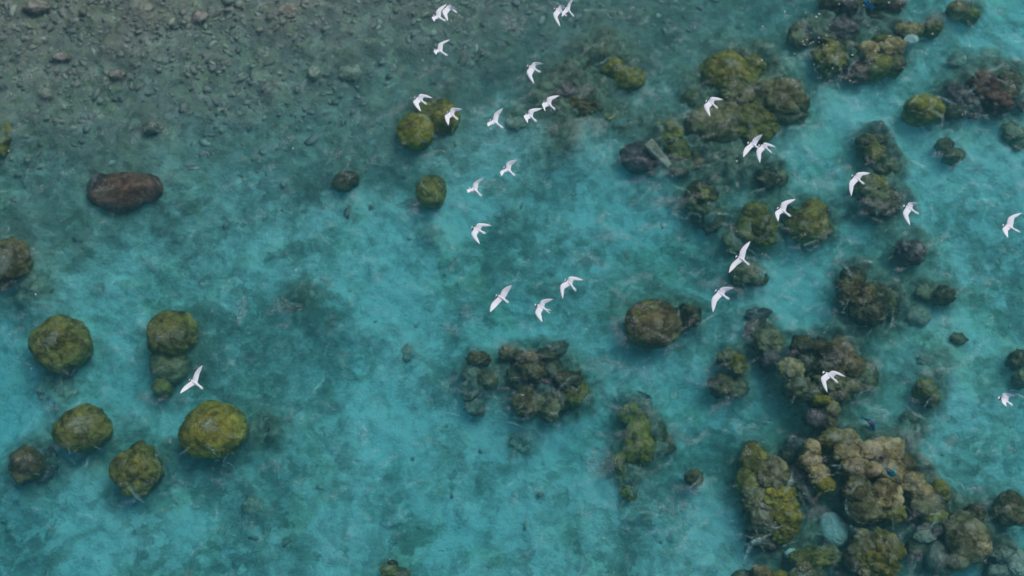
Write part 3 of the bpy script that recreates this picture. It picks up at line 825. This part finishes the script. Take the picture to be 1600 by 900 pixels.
# ------------------------------------------------------------------ loose rubble (uncountable), thickest on the shallow upper left
rng = np.random.RandomState(5)
V1, F1 = ICO[1]
U, Wp = rng.uniform(-40, 1640, 40000), rng.uniform(-30, 930, 40000)
dens = field([(a[0], a[1], min(1, max(0.006, (1.45 - a[2]) / 0.9))) for a in DEPTH], U, Wp, 85.0, 0.05)
keep = rng.rand(40000) < dens
U, Wp = U[keep][:9000], Wp[keep][:9000]
PT = np.array([at(a, b, -1.0)[:] for a, b in zip(U, Wp)])
ZB = seabed_z(PT[:, 0], PT[:, 1])
vs, fs, pl = [], [], []
for cnt in range(len(PT)):
    size = 0.018 + 0.07 * rng.rand() ** 3.0
    Vv = V1 * (1 + .8 * fbm(V1 * 1.9 + cnt * 3.7, 2))[:, None]
    Vv = np.sign(Vv) * np.abs(Vv) ** .8
    Vv = Vv * np.array([size * rng.uniform(.8, 2.2), size * rng.uniform(.6, 1.2), size * rng.uniform(.10, .24)])
    th = rng.uniform(0, math.pi)
    ct, st = math.cos(th), math.sin(th)
    Vv = np.stack([Vv[:, 0] * ct - Vv[:, 1] * st, Vv[:, 0] * st + Vv[:, 1] * ct, Vv[:, 2] + Vv[:, 0] * rng.uniform(-.3, .3)], 1)
    vs.append(Vv + np.array([PT[cnt, 0], PT[cnt, 1], ZB[cnt]]))
    fs.append(F1 + cnt * len(V1))
    pl.append(np.full(len(V1), rng.rand()))
me = make_mesh("rubble", np.concatenate(vs), np.concatenate(fs))
attr(me, "tone", np.concatenate(pl))
m_rub, nt, out = new_mat("coral_rubble")
p = position(nt)
t = math_node(nt, 'ADD', get_attr(nt, "tone"), math_node(nt, 'MULTIPLY', math_node(nt, 'SUBTRACT', noise(nt, 6, 4, .6, .5, p), .5), .8))
c = ramp(nt, t, [(0, (.27, .18, .145)), (.35, (.35, .235, .19)), (.6, (.44, .27, .235)), (.85, (.44, .31, .22)), (1, (.60, .43, .34))])
diffuse_out(nt, out, c, bump(nt, noise(nt, 30, 4, .6, 0, p), .6, .03))
rb = link("rubble", me, m_rub)
rb['kind'] = 'stuff'
rb['label'] = "broken coral rubble strewn over the shallow seabed"

# ------------------------------------------------------------------ birds
m_bird, nt, out = new_mat("tern_plumage")
g = get_attr(nt, "mantle")
p = position(nt)
c = ramp(nt, g, [(0.0, (.95, .96, .96)), (1.0, (.87, .88, .93))])
fe = noise(nt, 60, 2, .5, 0, p)
c = mix(nt, math_node(nt, 'MULTIPLY', fe, .15), c, (.52, .53, .60))
diffuse_out(nt, out, c, bump(nt, fe, .15, .01), .7, .2)
m_black, nt, out = new_mat("tern_black")
diffuse_out(nt, out, (.012, .012, .014), None, .6, .3)

# (x0, y0, scale of the notes, then image points: H head tip, S shoulders, T tail tip, WA PA EA wing one (wrist, tip, trailing elbow), WB PB EB wing two)
BIRDS = [
    (660, 0, 20, (335, 490), (500, 550), (740, 650), (440, 340), (760, 125), (575, 340), (292, 545), (370, 675), (395, 600),
     "left one of the overlapping tern pair at the top, bank turned left"),
    (660, 0, 20, (690, 215), (840, 240), (1095, 395), (850, 140), (1080, 300), (950, 260), (620, 350), (800, 660), (755, 430),
     "right one of the overlapping tern pair at the top, wing hanging down the picture"),
    (840, 0, 20, (510, 272), (660, 320), (915, 495), (700, 165), (850, 190), (770, 250), (485, 440), (712, 840), (600, 520),
     "left tern of the tangled pair on the top edge, long wing pointing down"),
    (840, 0, 20, (800, 260), (930, 290), (1142, 515), (960, 110), (1130, -60), (1020, 160), (790, 370), (760, 530), (860, 420),
     "right tern of the tangled pair, its raised wing cut by the top edge"),
    (650, 50, 20, (560, 560), (740, 600), (1000, 740), (700, 380), (1072, 235), (830, 380), (550, 600), (630, 715), (645, 640),
     "single tern below the left top pair, far wing swept up to the right"),
    (795, 90, 20, (565, 255), (720, 320), (1000, 455), (760, 155), (1080, 195), (840, 225), (560, 450), (792, 820), (700, 550),
     "tern over dark rubble between the top pairs and the wing-to-tail pair"),
    (620, 140, 20, (545, 260), (700, 310), (945, 455), (715, 140), (1130, 265), (830, 225), (505, 380), (752, 690), (660, 440),
     "tern flying at the upper left of the twin olive coral heads"),
    (670, 155, 20, (560, 415), (700, 470), (920, 635), (695, 290), (1065, 320), (810, 370), (500, 520), (615, 820), (635, 590),
     "tern flying right over the twin olive coral heads' right lobe"),
    (735, 160, 20, (600, 560), (760, 620), (1035, 800), (740, 380), (1020, 180), (870, 410), (525, 650), (545, 755), (640, 690),
     "tern right of the twin coral heads with one tall raised wing"),
    (805, 145, 20, (315, 680), (470, 730), (678, 905), (430, 540), (850, 490), (560, 600), (262, 725), (394, 950), (385, 830),
     "lower left tern of the wing-to-tail pair, upper centre"),
    (805, 145, 20, (870, 300), (1040, 350), (1260, 525), (1000, 165), (1382, 85), (1130, 220), (832, 350), (940, 590), (925, 450),
     "upper right tern of the wing-to-tail pair, beside the dark maroon coral"),
    (1075, 145, 20, (545, 255), (710, 310), (945, 485), (710, 140), (1105, 215), (820, 230), (500, 400), (697, 750), (640, 480),
     "tern flying over the middle of the biggest upper-right coral block"),
    (1145, 210, 20, (450, 265), (640, 320), (830, 440), (630, 160), (930, 0), (790, 190), (390, 420), (325, 715), (545, 460),
     "left tern of the touching pair below the biggest upper-right coral block"),
    (1145, 210, 20, (790, 350), (970, 380), (1232, 575), (975, 260), (1345, 395), (1080, 350), (740, 510), (850, 900), (870, 580),
     "right tern of the touching pair below the biggest upper-right coral block"),
    (755, 240, 20, (625, 440), (780, 520), (1000, 690), (730, 300), (1060, 190), (870, 370), (530, 560), (572, 710), (645, 580),
     "tern on turquoise sand, upper right of the tern over two small wings near centre"),
    (705, 270, 20, (555, 480), (735, 530), (965, 735), (702, 330), (1035, 150), (840, 330), (488, 540), (530, 632), (590, 580),
     "tern right of the single round coral head, far wing curved upward"),
    (1305, 265, 20, (505, 190), (660, 270), (920, 455), (688, 105), (1105, 110), (830, 180), (448, 390), (502, 830), (565, 490),
     "tern with a long straight lower wing over the vertical pair of corals at right"),
    (1185, 305, 20, (575, 405), (740, 480), (1022, 660), (728, 240), (1165, 125), (890, 290), (520, 530), (620, 822), (650, 600),
     "tern above the olive coral cluster and the golden-brown head"),
    (1385, 310, 20, (515, 235), (690, 310), (1025, 485), (690, 135), (1045, 155), (825, 200), (515, 450), (745, 860), (660, 520),
     "tern over open sand right of the vertical pair of corals"),
    (1520, 330, 20, (915, 440), (1110, 490), (1488, 645), (1110, 210), (1540, 50), (1280, 215), (925, 560), (1098, 840), (1078, 610),
     "tern closest to the right edge in the upper half"),
    (710, 340, 20, (525, 315), (700, 370), (985, 500), (720, 190), (1165, 250), (850, 265), (522, 510), (797, 835), (670, 550),
     "tern with a clear black nape, alone on turquoise sand above the central trio"),
    (1110, 370, 15, (585, 462), (720, 520), (928, 665), (702, 335), (938, 100), (830, 310), (520, 620), (432, 850), (610, 670),
     "tern with wings spread widest, gliding left of the right-centre sand patch"),
    (745, 440, 18, (530, 390), (690, 450), (902, 595), (725, 240), (990, 100), (860, 320), (440, 600), (372, 865), (590, 640),
     "left tern of the central trio, straight spread wings"),
    (850, 425, 20, (640, 265), (790, 340), (1005, 590), (785, 145), (1240, 260), (910, 240), (515, 410), (587, 840), (612, 520),
     "upper right tern of the central trio, with sharply bent wings"),
    (805, 460, 20, (605, 335), (790, 390), (1115, 555), (815, 195), (1195, 150), (920, 280), (625, 560), (850, 872), (785, 590),
     "lowest tern of the central trio with its tail forked open"),
    (1085, 445, 20, (640, 180), (800, 270), (1100, 455), (825, 105), (1240, 95), (970, 190), (560, 410), (580, 865), (690, 510),
     "tern flying just below the widest-spread one, right of the centre"),
    (260, 570, 20, (710, 480), (870, 540), (1150, 755), (880, 290), (1130, 10), (1020, 290), (590, 660), (422, 905), (720, 710),
     "the only tern in the left third, above the brightest green coral dome"),
    (1260, 572, 20, (500, 190), (700, 280), (1000, 520), (800, 145), (1228, 335), (920, 250), (452, 370), (655, 830), (590, 460),
     "tern flying over the dark many-lobed reef cluster"),
    (1530, 600, 22.5, (650, 485), (880, 570), (1192, 745), (835, 320), (1285, 415), (1045, 430), (790, 640), (967, 800), (925, 690),
     "tern near the right edge in the lower half, one wing folded under"),
]


def build_bird(i, data):
    x0, y0, k = data[:3]
    z0 = 3.4 + 0.5 * math.sin(i * 2.3)
    P = [(x0 + a / k, y0 + b / k) for a, b in data[3:12]]
    label = data[12]
    H, S_, T, WA, PA, EA, WB, PB, EB = P
    org = at(S_[0], S_[1], z0)

    def w(pt, dz=0.0):
        return at(pt[0], pt[1], z0 + dz) - org
    Hh, Tt = w(H), w(T)
    m = ppm(S_[0], S_[1], z0)
    fwd = (Hh - Vector((0, 0, 0))).normalized()
    up = Vector((0, 0, 1))
    side = up.cross(fwd).normalized()       # to the bird's left
    back = Tt.normalized()
    # spine: points with half width and half height
    hlen = Hh.length
    pts = [(Hh, .006, .005), (Hh * .97, .016, .014), (Hh * .87, .027, .023), (Hh * .70, .025, .022), (Hh * .50, .022, .021),
           (Hh * .30, .030, .029), (fwd * .012, .036, .035), (back * .022, .034, .033), (back * (Tt.length * .32), .027, .025), (back * (Tt.length * .48), .016, .012), (back * (Tt.length * .62), .010, .005)]
    N = 8
    verts, man = [], []
    for j, (c0, hw, hh) in enumerate(pts):
        hw *= 1.12
        for q in range(N):
            an = math.pi * 2 * (q + .5) / N
            verts.append(c0 + side * (math.cos(an) * hw) + up * (math.sin(an) * hh))
            man.append(0.0 if j < 5 or j > 8 else (0.9 if math.sin(an) > 0 else 0.1))
    faces = []
    i0, i1 = 5, 8
    nr = len(pts)
    for j in range(nr - 1):
        for q in range(N):
            if i0 <= j < i1 and q in (3, 7):
                continue
            a, b = j * N + q, j * N + (q + 1) % N
            faces.append((a, b, b + N, a + N))
    faces.append(tuple(range(N))[::-1])
    faces.append(tuple((nr - 1) * N + q for q in range(N)))

    def wing(W, Pt, E, left):
        # rows of the body loop that the wing grows from
        upq, loq = (3, 4) if left else (0, 7)
        prev_u = [j * N + upq for j in range(i0, i1 + 1)]
        prev_l = [j * N + loq for j in range(i0, i1 + 1)]
        rl = (Vector(verts[prev_u[0]]) + Vector(verts[prev_l[0]])) / 2
        rt = (Vector(verts[prev_u[-1]]) + Vector(verts[prev_l[-1]])) / 2
        arm = math.hypot(W[0] - S_[0], W[1] - S_[1]) / m
        hand = math.hypot(W[0] - Pt[0], W[1] - Pt[1]) / m
        dzw = min(.07, math.sqrt(max(0, .15 ** 2 - arm ** 2)) * .6 + .015)
        dzt = dzw + (min(.13, math.sqrt(max(0, .24 ** 2 - hand ** 2)) * .6) if hand < .2 else -.02)
        dzw, dzt = dzw * .5, dzt * .55
        Wv, Pv, Ev = w(W, dzw), w(Pt, dzt), w(E, dzw * .9)
        # bulge of the leading edge beyond the wrist, slight hollow of the trailing edge
        mid = (Wv + Pv) / 2
        outdir = (mid - Ev)
        outdir = (outdir - (Pv - Wv).normalized() * outdir.dot((Pv - Wv).normalized()))
        if outdir.length > 1e-5:
            outdir.normalize()
        L1 = mid + outdir * (hand * .07)
        T1 = (Ev + Pv) / 2 + outdir * (hand * -.02)

        def bez(a, b, c_, t):
            return a * (1 - t) ** 2 + b * 2 * t * (1 - t) + c_ * t * t
        lead = [rl.lerp(Wv, t) for t in (.35, .7)] + [Wv]
        trail = [rt.lerp(Ev, t) for t in (.35, .7)] + [Ev]
        cl, ct = L1 * 2 - (Wv + Pv) / 2, T1 * 2 - (Ev + Pv) / 2
        for t in (.2, .4, .6, .78, .92, 1.0):
            lead.append(bez(Wv, cl, Pv, t))
            trail.append(bez(Ev, ct, Pv, t))
        ns = len(lead)
        for s_i, (lv, tv) in enumerate(zip(lead, trail)):
            f = (s_i + 1) / ns
            gr = (lv - tv) * (.11 if f < .99 else 0)
            lv, tv = lv + gr, tv - gr
            th = .013 * (1 - f) + .0022
            if s_i == ns - 1:
                tv = lv + (trail[-2] - lead[-2]) * .18
            cu, cl_ = [], []
            for q, fr in enumerate((0, .25, .6, 1.0)):
                c0 = lv.lerp(tv, fr)
                camber = (.5 * math.sin(fr * math.pi)) * th
                half = th * (.45, 1.0, .7, .12)[q]
                cu.append(len(verts))
                verts.append(c0 + up * (camber + half))
                man.append((0.0, .75, 1.0, .25)[q] * (1.0 if f < .75 else .8) if f < .95 else 0.1)
                cl_.append(len(verts))
                verts.append(c0 + up * (camber - half))
                man.append(.15)
            for q in range(3):
                quad = (prev_u[q], prev_u[q + 1], cu[q + 1], cu[q])
                quad2 = (prev_l[q], cl_[q], cl_[q + 1], prev_l[q + 1])
                faces.append(quad if not left else quad[::-1])
                faces.append(quad2 if not left else quad2[::-1])
            for e, rev in ((0, False), (3, True)):
                quad = (prev_u[e], cu[e], cl_[e], prev_l[e])
                if rev != left:
                    quad = quad[::-1]
                faces.append(quad)
            prev_u, prev_l = cu, cl_
        endf = tuple(prev_u) + tuple(prev_l[::-1])
        faces.append(endf)
    # which side is each wing on
    a_left = (w(WA)).dot(side) > (w(WB)).dot(side)
    wing(WA, PA, EA, a_left)
    wing(WB, PB, EB, not a_left)
    me = bpy.data.meshes.new("tern")
    me.from_pydata([tuple(v) for v in verts], [], faces)
    me.update()
    bm = bmesh.new()
    bm.from_mesh(me)
    bmesh.ops.recalc_face_normals(bm, faces=bm.faces[:])
    bm.to_mesh(me)
    bm.free()
    me.polygons.foreach_set("use_smooth", np.ones(len(me.polygons), dtype=bool))
    attr(me, "mantle", man)
    root = link("tern", me, m_bird, None, org)
    sub = root.modifiers.new("smooth", 'SUBSURF')
    sub.levels = sub.render_levels = 1
    tag(root, label, "bird", "white terns flying over the lagoon")
    # forked tail
    spread = .34 if i == 24 else .14
    tv, tf = [], []
    st = back * (Tt.length * .50)
    for sgn in (-1, 1):
        tip = Tt + side * (sgn * spread * .08)
        midp = st.lerp(tip, .5) + side * (sgn * .006)
        b0 = len(tv)
        for (c0, hw, hh) in ((st, .011, .004), (midp, .008, .003), (st.lerp(tip, .8), .0055, .002), (tip, .002, .001)):
            tv += [c0 + side * hw, c0 + up * hh, c0 - side * hw, c0 - up * hh]
        for s_i in range(3):
            for q in range(4):
                a, b = b0 + s_i * 4 + q, b0 + s_i * 4 + (q + 1) % 4
                tf.append((a, b, b + 4, a + 4))
        tf += [(b0 + 3, b0 + 2, b0 + 1, b0), (b0 + 12, b0 + 13, b0 + 14, b0 + 15)]
    me = bpy.data.meshes.new("forked_tail")
    me.from_pydata([tuple(v) for v in tv], [], tf)
    me.update()
    attr(me, "mantle", [0.05] * len(tv))
    link("forked_tail", me, m_bird, root)
    # bill
    bv, bf = [], []
    c_a, c_b = Hh * .97, Hh + fwd * .026 - up * .004
    for q in range(6):
        an = math.pi * 2 * q / 6
        bv.append(c_a + side * (math.cos(an) * .0042) + up * (math.sin(an) * .0042))
    bv.append(c_b)
    for q in range(6):
        bf.append((q, (q + 1) % 6, 6))
    bf.append((5, 4, 3, 2, 1, 0))
    me = bpy.data.meshes.new("bill")
    me.from_pydata([tuple(v) for v in bv], [], bf)
    link("bill", me, m_black, root)
    # black band from eye to eye round the nape
    nv, nf = [], []
    cen = [Hh * .70, Hh * .645, Hh * .59, Hh * .53]
    rad = [.0262, .0268, .0258, .0238]
    M = 9
    for j in range(4):
        for q in range(M):
            an = math.pi * (-.04 + 1.08 * q / (M - 1))
            # the band reaches forward at the eyes and lies back on the nape
            fw = .010 * abs(math.cos(an))
            nv.append(cen[j] + fwd * fw + side * (math.cos(an) * rad[j]) + up * (math.sin(an) * rad[j] * 1.02))
    for j in range(3):
        for q in range(M - 1):
            a = j * M + q
            nf.append((a, a + 1, a + 1 + M, a + M))
    me = bpy.data.meshes.new("nape_band")
    me.from_pydata([tuple(v) for v in nv], [], nf)
    me.update()
    o = link("nape_band", me, m_black, root)
    so = o.modifiers.new("thickness", 'SOLIDIFY')
    so.thickness = .003
    so.offset = 0


for i, b in enumerate(BIRDS):
    build_bird(i, b)

# ------------------------------------------------------------------ fish


def fish_mat(name, back, flank):
    m, nt, out = new_mat(name)
    p = position(nt)
    c = ramp(nt, noise(nt, 22, 3, .5, 0, p), [(.35, back), (.65, flank)])
    diffuse_out(nt, out, c, None, .45, .5)
    return m


def fish(label, pts, top, wid, mat, group="reef fish swimming over the coral"):
    """pts: image points nose -> tail base -> tail tip"""
    W = [at(a, b, -top) for a, b in pts]
    org = W[len(W) // 2].copy()
    W = [q - org for q in W]
    up = Vector((0, 0, 1))
    n = len(W) - 1
    prof = [.12, .75, 1.0, .95, .72, .38, .22]
    # resample the spine in 7 sections
    V_, F_ = [], []
    N = 8
    for j, pr in enumerate(prof):
        t = j / 6 * (n - 1)
        a = min(int(t), n - 2)
        c0 = W[a].lerp(W[a + 1], t - a)
        tan = (W[a + 1] - W[a]).normalized()
        sd = up.cross(tan).normalized()
        for q in range(N):
            an = 2 * math.pi * q / N
            V_.append(c0 + sd * (math.cos(an) * wid * pr) + up * (math.sin(an) * wid * 1.45 * pr))
    for j in range(6):
        for q in range(N):
            a, b = j * N + q, j * N + (q + 1) % N
            F_.append((a, b, b + N, a + N))
    F_.append(tuple(range(N))[::-1])
    F_.append(tuple(6 * N + q for q in range(N)))
    me = bpy.data.meshes.new("reef_fish")
    me.from_pydata([tuple(v) for v in V_], [], F_)
    me.update()
    me.polygons.foreach_set("use_smooth", np.ones(len(me.polygons), dtype=bool))
    root = link("reef_fish", me, mat, None, org)
    md = root.modifiers.new("smooth", 'SUBSURF')
    md.levels = md.render_levels = 1
    tag(root, label, "fish", group)
    # tail fin leaning to one side, dorsal fin along the back, pectoral fins
    tb, tt = W[-2], W[-1]
    tan = (tt - tb).normalized()
    sd = up.cross(tan).normalized()

    def plate(nm, poly, th):
        nrm = (poly[1] - poly[0]).cross(poly[2] - poly[0]).normalized()
        k = len(poly)
        vv = [q + nrm * th for q in poly] + [q - nrm * th for q in poly]
        ff = [tuple(range(k)), tuple(range(2 * k - 1, k - 1, -1))] + [(q, q + k, (q + 1) % k + k, (q + 1) % k) for q in range(k)]
        me = bpy.data.meshes.new(nm)
        me.from_pydata([tuple(v) for v in vv], [], ff)
        link(nm, me, mat, root)
    lean = (up * .75 + sd * .65).normalized()
    plate("tail_fin", [tb - tan * .02, tb + lean * wid * .5, tt + lean * wid * 1.25, tt - tan * .03, tt - lean * wid * 1.25, tb - lean * wid * .5], .004)
    q0, q1 = W[0].lerp(W[1], .8), W[-3].lerp(W[-2], .7)
    plate("dorsal_fin", [q0 + up * wid * 1.3, q0.lerp(q1, .4) + up * wid * 2.0, q1 + up * wid * 1.1, q1 + up * wid * .4, q0 + up * wid * .9], .004)
    for s in (-1, 1):
        b0 = W[0].lerp(W[1], .9)
        plate("pectoral_fin", [b0 + sd * s * wid * .9, b0 + sd * s * wid * 1.7 + tan * wid * .9, b0 + sd * s * wid * 1.3 + tan * wid * 1.5, b0 + sd * s * wid * .8 + tan * wid * .6], .003)


m_blue = fish_mat("fish_deep_blue", (.004, .03, .13), (.01, .07, .24))
m_turq = fish_mat("fish_turquoise", (.01, .14, .17), (.02, .28, .26))
m_cyan = fish_mat("fish_cyan", (.01, .13, .26), (.02, .24, .38))
fish("deep blue curved fish on sand above the biggest lower right reef", [(1367, 674), (1364, 664), (1357, 657), (1350, 654), (1345, 650)], .9, .055, m_blue)
fish("turquoise fish over the right part of the biggest lower right reef", [(1402, 742), (1395, 741), (1388, 736), (1383, 730), (1379, 726)], .22, .060, m_turq)
fish("bright blue fish over the black reef at the top edge", [(1350, 0), (1353, 5), (1358, 10), (1362, 12), (1366, 15)], .35, .055, m_cyan)

# ------------------------------------------------------------------ surface flecks, streaks and patches with glints painted in, and wavelet crests
m_fleck, nt, out = new_mat("glint_fleck_white")
diffuse_out(nt, out, (.82, .86, .88), None, .4, .5)  # white colour stands in for sun sparkle on the water
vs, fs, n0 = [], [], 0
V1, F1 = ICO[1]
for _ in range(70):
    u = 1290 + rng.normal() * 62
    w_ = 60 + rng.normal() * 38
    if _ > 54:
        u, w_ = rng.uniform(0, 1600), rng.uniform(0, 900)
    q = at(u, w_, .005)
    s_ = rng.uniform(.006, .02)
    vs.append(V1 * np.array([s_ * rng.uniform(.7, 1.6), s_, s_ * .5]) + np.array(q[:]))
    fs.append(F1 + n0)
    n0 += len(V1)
me = make_mesh("painted_glint_flecks", np.concatenate(vs), np.concatenate(fs))
o = link("painted_glint_flecks", me, m_fleck)
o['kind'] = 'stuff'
o['label'] = "tiny white flecks painted as sun glints on the water surface"

# painted glints: thin curved pale streaks, sky light put into their colour
m_rip, nt, out = new_mat("painted_glint")
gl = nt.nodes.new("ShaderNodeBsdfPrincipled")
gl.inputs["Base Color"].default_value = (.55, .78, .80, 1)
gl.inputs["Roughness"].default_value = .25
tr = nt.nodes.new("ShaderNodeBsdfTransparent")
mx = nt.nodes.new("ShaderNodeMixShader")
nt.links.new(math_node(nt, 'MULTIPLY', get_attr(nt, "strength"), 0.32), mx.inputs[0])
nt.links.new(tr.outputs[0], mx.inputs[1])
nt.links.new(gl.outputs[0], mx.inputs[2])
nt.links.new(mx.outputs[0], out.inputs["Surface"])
HOT = [(95, 580), (120, 600), (340, 720), (130, 705), (50, 750), (690, 320), (660, 130), (1180, 250), (1290, 120), (1320, 130), (1385, 150), (1455, 110), (1460, 150),
       (1530, 190), (1400, 200), (1250, 380), (1240, 400), (1380, 400), (1345, 520), (1140, 280), (1320, 735), (1300, 770), (1190, 850), (1440, 790), (980, 620), (1010, 730),
       (990, 770), (860, 640), (740, 640), (1050, 520), (1480, 250), (1560, 260), (1050, 60), (900, 20), (560, 420), (300, 400), (1200, 790), (1500, 170), (700, 180), (940, 170)]
vs, fs, st_, n0 = [], [], [], 0
for k in range(460):
    if k < 280:
        h = HOT[k % len(HOT)]
        u, w_ = h[0] + rng.normal() * 22, h[1] + rng.normal() * 16
    else:
        u, w_ = rng.uniform(-20, 1620), rng.uniform(-20, 920)
    q = np.array(at(u, w_, .01)[:])
    ln = rng.uniform(.05, .26) * (1.4 if rng.rand() < .15 else 1)
    wd = rng.uniform(.004, .011)
    th = rng.normal() * .9 + (.5 if rng.rand() < .6 else 2.2)
    bend = rng.normal() * 1.1
    pts, pos, a = [], q.copy(), th
    for t in range(9):
        pts.append(pos.copy())
        pos = pos + np.array([math.cos(a), math.sin(a), 0]) * ln / 8
        a += bend / 8 + rng.normal() * .16
    for t, pt in enumerate(pts):
        tg = pts[min(t + 1, 8)] - pts[max(t - 1, 0)]
        nr_ = np.array([-tg[1], tg[0], 0]) / (np.linalg.norm(tg) + 1e-9)
        w2 = wd * math.sin(math.pi * (t + .5) / 9)
        vs += [pt + nr_ * w2, pt + np.array([0, 0, w2 * .6]), pt - nr_ * w2]
        e = math.sin(math.pi * (t + .5) / 9) * rng.uniform(.6, 1)
        st_ += [0.0, e, 0.0]
        if t < 8:
            b = n0 + t * 3
            fs += [(b, b + 1, b + 4, b + 3), (b + 1, b + 2, b + 5, b + 4)]
    n0 += 27
me = make_mesh("painted_glint_streaks", np.array(vs), np.array(fs))
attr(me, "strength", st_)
o = link("painted_glint_streaks", me, m_rip)
o['kind'] = 'stuff'
o['label'] = "thin pale streaks painted as glints on small wavelets"

# broader wavelet backs: milky patches with sky sheen painted in their colour, fading out to nothing at their rims
vs, fs, st_, n0 = [], [], [], 0
for k in range(620):
    if k < 200:
        h = HOT[k % len(HOT)]
        u, w_ = h[0] + rng.normal() * 50, h[1] + rng.normal() * 34
    else:
        u, w_ = rng.uniform(-40, 1640), rng.uniform(-40, 940)
    pos = np.array(at(u, w_, .012 + .00003 * k)[:])
    ln = rng.uniform(.15, .62)
    wd = ln * rng.uniform(.05, .16)
    a = rng.normal() * .5 + (.35 if rng.rand() < .65 else 2.3)
    bend = rng.normal() * .9
    lvl = rng.uniform(.2, 1.0) ** 1.5
    M_ = 9
    pts = []
    for t in range(M_):
        pts.append(pos.copy())
        pos = pos + np.array([math.cos(a), math.sin(a), 0]) * ln / (M_ - 1)
        a += bend / (M_ - 1) + rng.normal() * .22
    for t, pt in enumerate(pts):
        tg = pts[min(t + 1, M_ - 1)] - pts[max(t - 1, 0)]
        nr_ = np.array([-tg[1], tg[0], 0]) / (np.linalg.norm(tg) + 1e-9)
        e = math.sin(math.pi * t / (M_ - 1))
        w2 = wd * (.25 + .75 * e) * rng.uniform(.7, 1.2)
        sharp = .30
        vs += [pt + nr_ * w2 * sharp, pt + nr_ * w2 * .08 + np.array([0, 0, .006]), pt - nr_ * w2 * .45 + np.array([0, 0, .003]), pt - nr_ * w2]
        st_ += [0.0, e * lvl, e * lvl * .4, 0.0]
        if t < M_ - 1:
            b = n0 + t * 4
            fs += [(b + q, b + q + 1, b + q + 5, b + q + 4) for q in range(3)]
    n0 += 4 * M_
me = make_mesh("painted_sheen", np.array(vs), np.array(fs))
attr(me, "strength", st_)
m_sh, nt, out = new_mat("painted_sheen")
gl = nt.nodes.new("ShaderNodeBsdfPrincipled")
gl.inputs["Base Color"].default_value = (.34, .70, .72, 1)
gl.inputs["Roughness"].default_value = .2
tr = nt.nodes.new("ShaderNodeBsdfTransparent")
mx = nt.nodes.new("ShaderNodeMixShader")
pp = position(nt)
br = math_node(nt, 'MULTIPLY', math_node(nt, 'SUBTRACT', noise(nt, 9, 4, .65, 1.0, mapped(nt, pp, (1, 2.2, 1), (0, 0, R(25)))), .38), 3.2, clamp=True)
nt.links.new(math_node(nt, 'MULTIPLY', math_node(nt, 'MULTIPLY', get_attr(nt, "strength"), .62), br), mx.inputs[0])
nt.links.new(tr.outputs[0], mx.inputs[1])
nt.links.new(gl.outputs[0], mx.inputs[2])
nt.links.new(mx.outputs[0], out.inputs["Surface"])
o = link("painted_sheen", me, m_sh)
o['kind'] = 'stuff'
o['label'] = "soft milky patches painted as sky sheen on the backs of small waves"

# wavelet crests: smooth low ridges of water standing above the calm level between them; each bends the view and mirrors the sky
wgx, wgy = np.arange(-12.0, 12.0, .028), np.arange(-6.0, 8.4, .028)
WX, WY = np.meshgrid(wgx, wgy)
xx, yy = WX.ravel(), WY.ravel()
q = np.stack([xx, yy, np.zeros_like(xx)], 1)
wp = q + .35 * np.stack([fbm(q * .8 + 11, 3), fbm(q * .8 + 23, 3), np.zeros_like(xx)], 1)


def rot(v, a, sx, sy):
    c_, s_ = math.cos(a), math.sin(a)
    return np.stack([(v[:, 0] * c_ + v[:, 1] * s_) * sx, (-v[:, 0] * s_ + v[:, 1] * c_) * sy, v[:, 2] + 3.3 * a], 1)


hgt = fbm(rot(wp, R(25), 1.9, 7.0), 2) + .75 * fbm(rot(wp, R(-30), 2.2, 8.5), 2) + .4 * fbm(rot(wp, R(75), 3.2, 9.0), 2)
calm = .34 + .22 * fbm(q * .45 + 60, 2)
h = np.clip(hgt - calm, 0, None)
h = h * h / (h + .12) * .075
ny_, nx_ = WX.shape
idx = np.arange(nx_ * ny_).reshape(ny_, nx_)
Q = np.stack([idx[:-1, :-1].ravel(), idx[:-1, 1:].ravel(), idx[1:, 1:].ravel(), idx[1:, :-1].ravel()], 1)
Q = Q[(h[Q] > 1e-6).any(1)]
used, inv = np.unique(Q, return_inverse=True)
Q = inv.reshape(-1, 4)
me = make_mesh("wavelets", np.stack([xx[used], yy[used], .004 + h[used]], 1), Q)
attr(me, "rise", np.clip(h[used] / .012, 0, 1))
m_wl, nt, out = new_mat("wavelet_water")
fr = nt.nodes.new("ShaderNodeFresnel")
fr.inputs["IOR"].default_value = 1.45
gl = nt.nodes.new("ShaderNodeBsdfGlossy")
gl.inputs["Roughness"].default_value = .12
gl.inputs["Color"].default_value = (1, 1, 1, 1)
fine = noise(nt, 22, 4, .6, 1.2, mapped(nt, position(nt), (1, 2.4, 1), (0, 0, R(25))))
nb = bump(nt, fine, .55, .03)
nt.links.new(nb, gl.inputs["Normal"])
nt.links.new(nb, fr.inputs["Normal"])
tr = nt.nodes.new("ShaderNodeBsdfTransparent")
mx = nt.nodes.new("ShaderNodeMixShader")
nt.links.new(math_node(nt, 'MULTIPLY', fr.outputs[0], math_node(nt, 'MULTIPLY', get_attr(nt, "rise"), 1.1), clamp=True), mx.inputs[0])
nt.links.new(tr.outputs[0], mx.inputs[1])
nt.links.new(gl.outputs[0], mx.inputs[2])
nt.links.new(mx.outputs[0], out.inputs["Surface"])
o = link("wavelets", me, m_wl)
o['kind'] = 'stuff'
o['label'] = "low rippling wavelet crests of clear water"
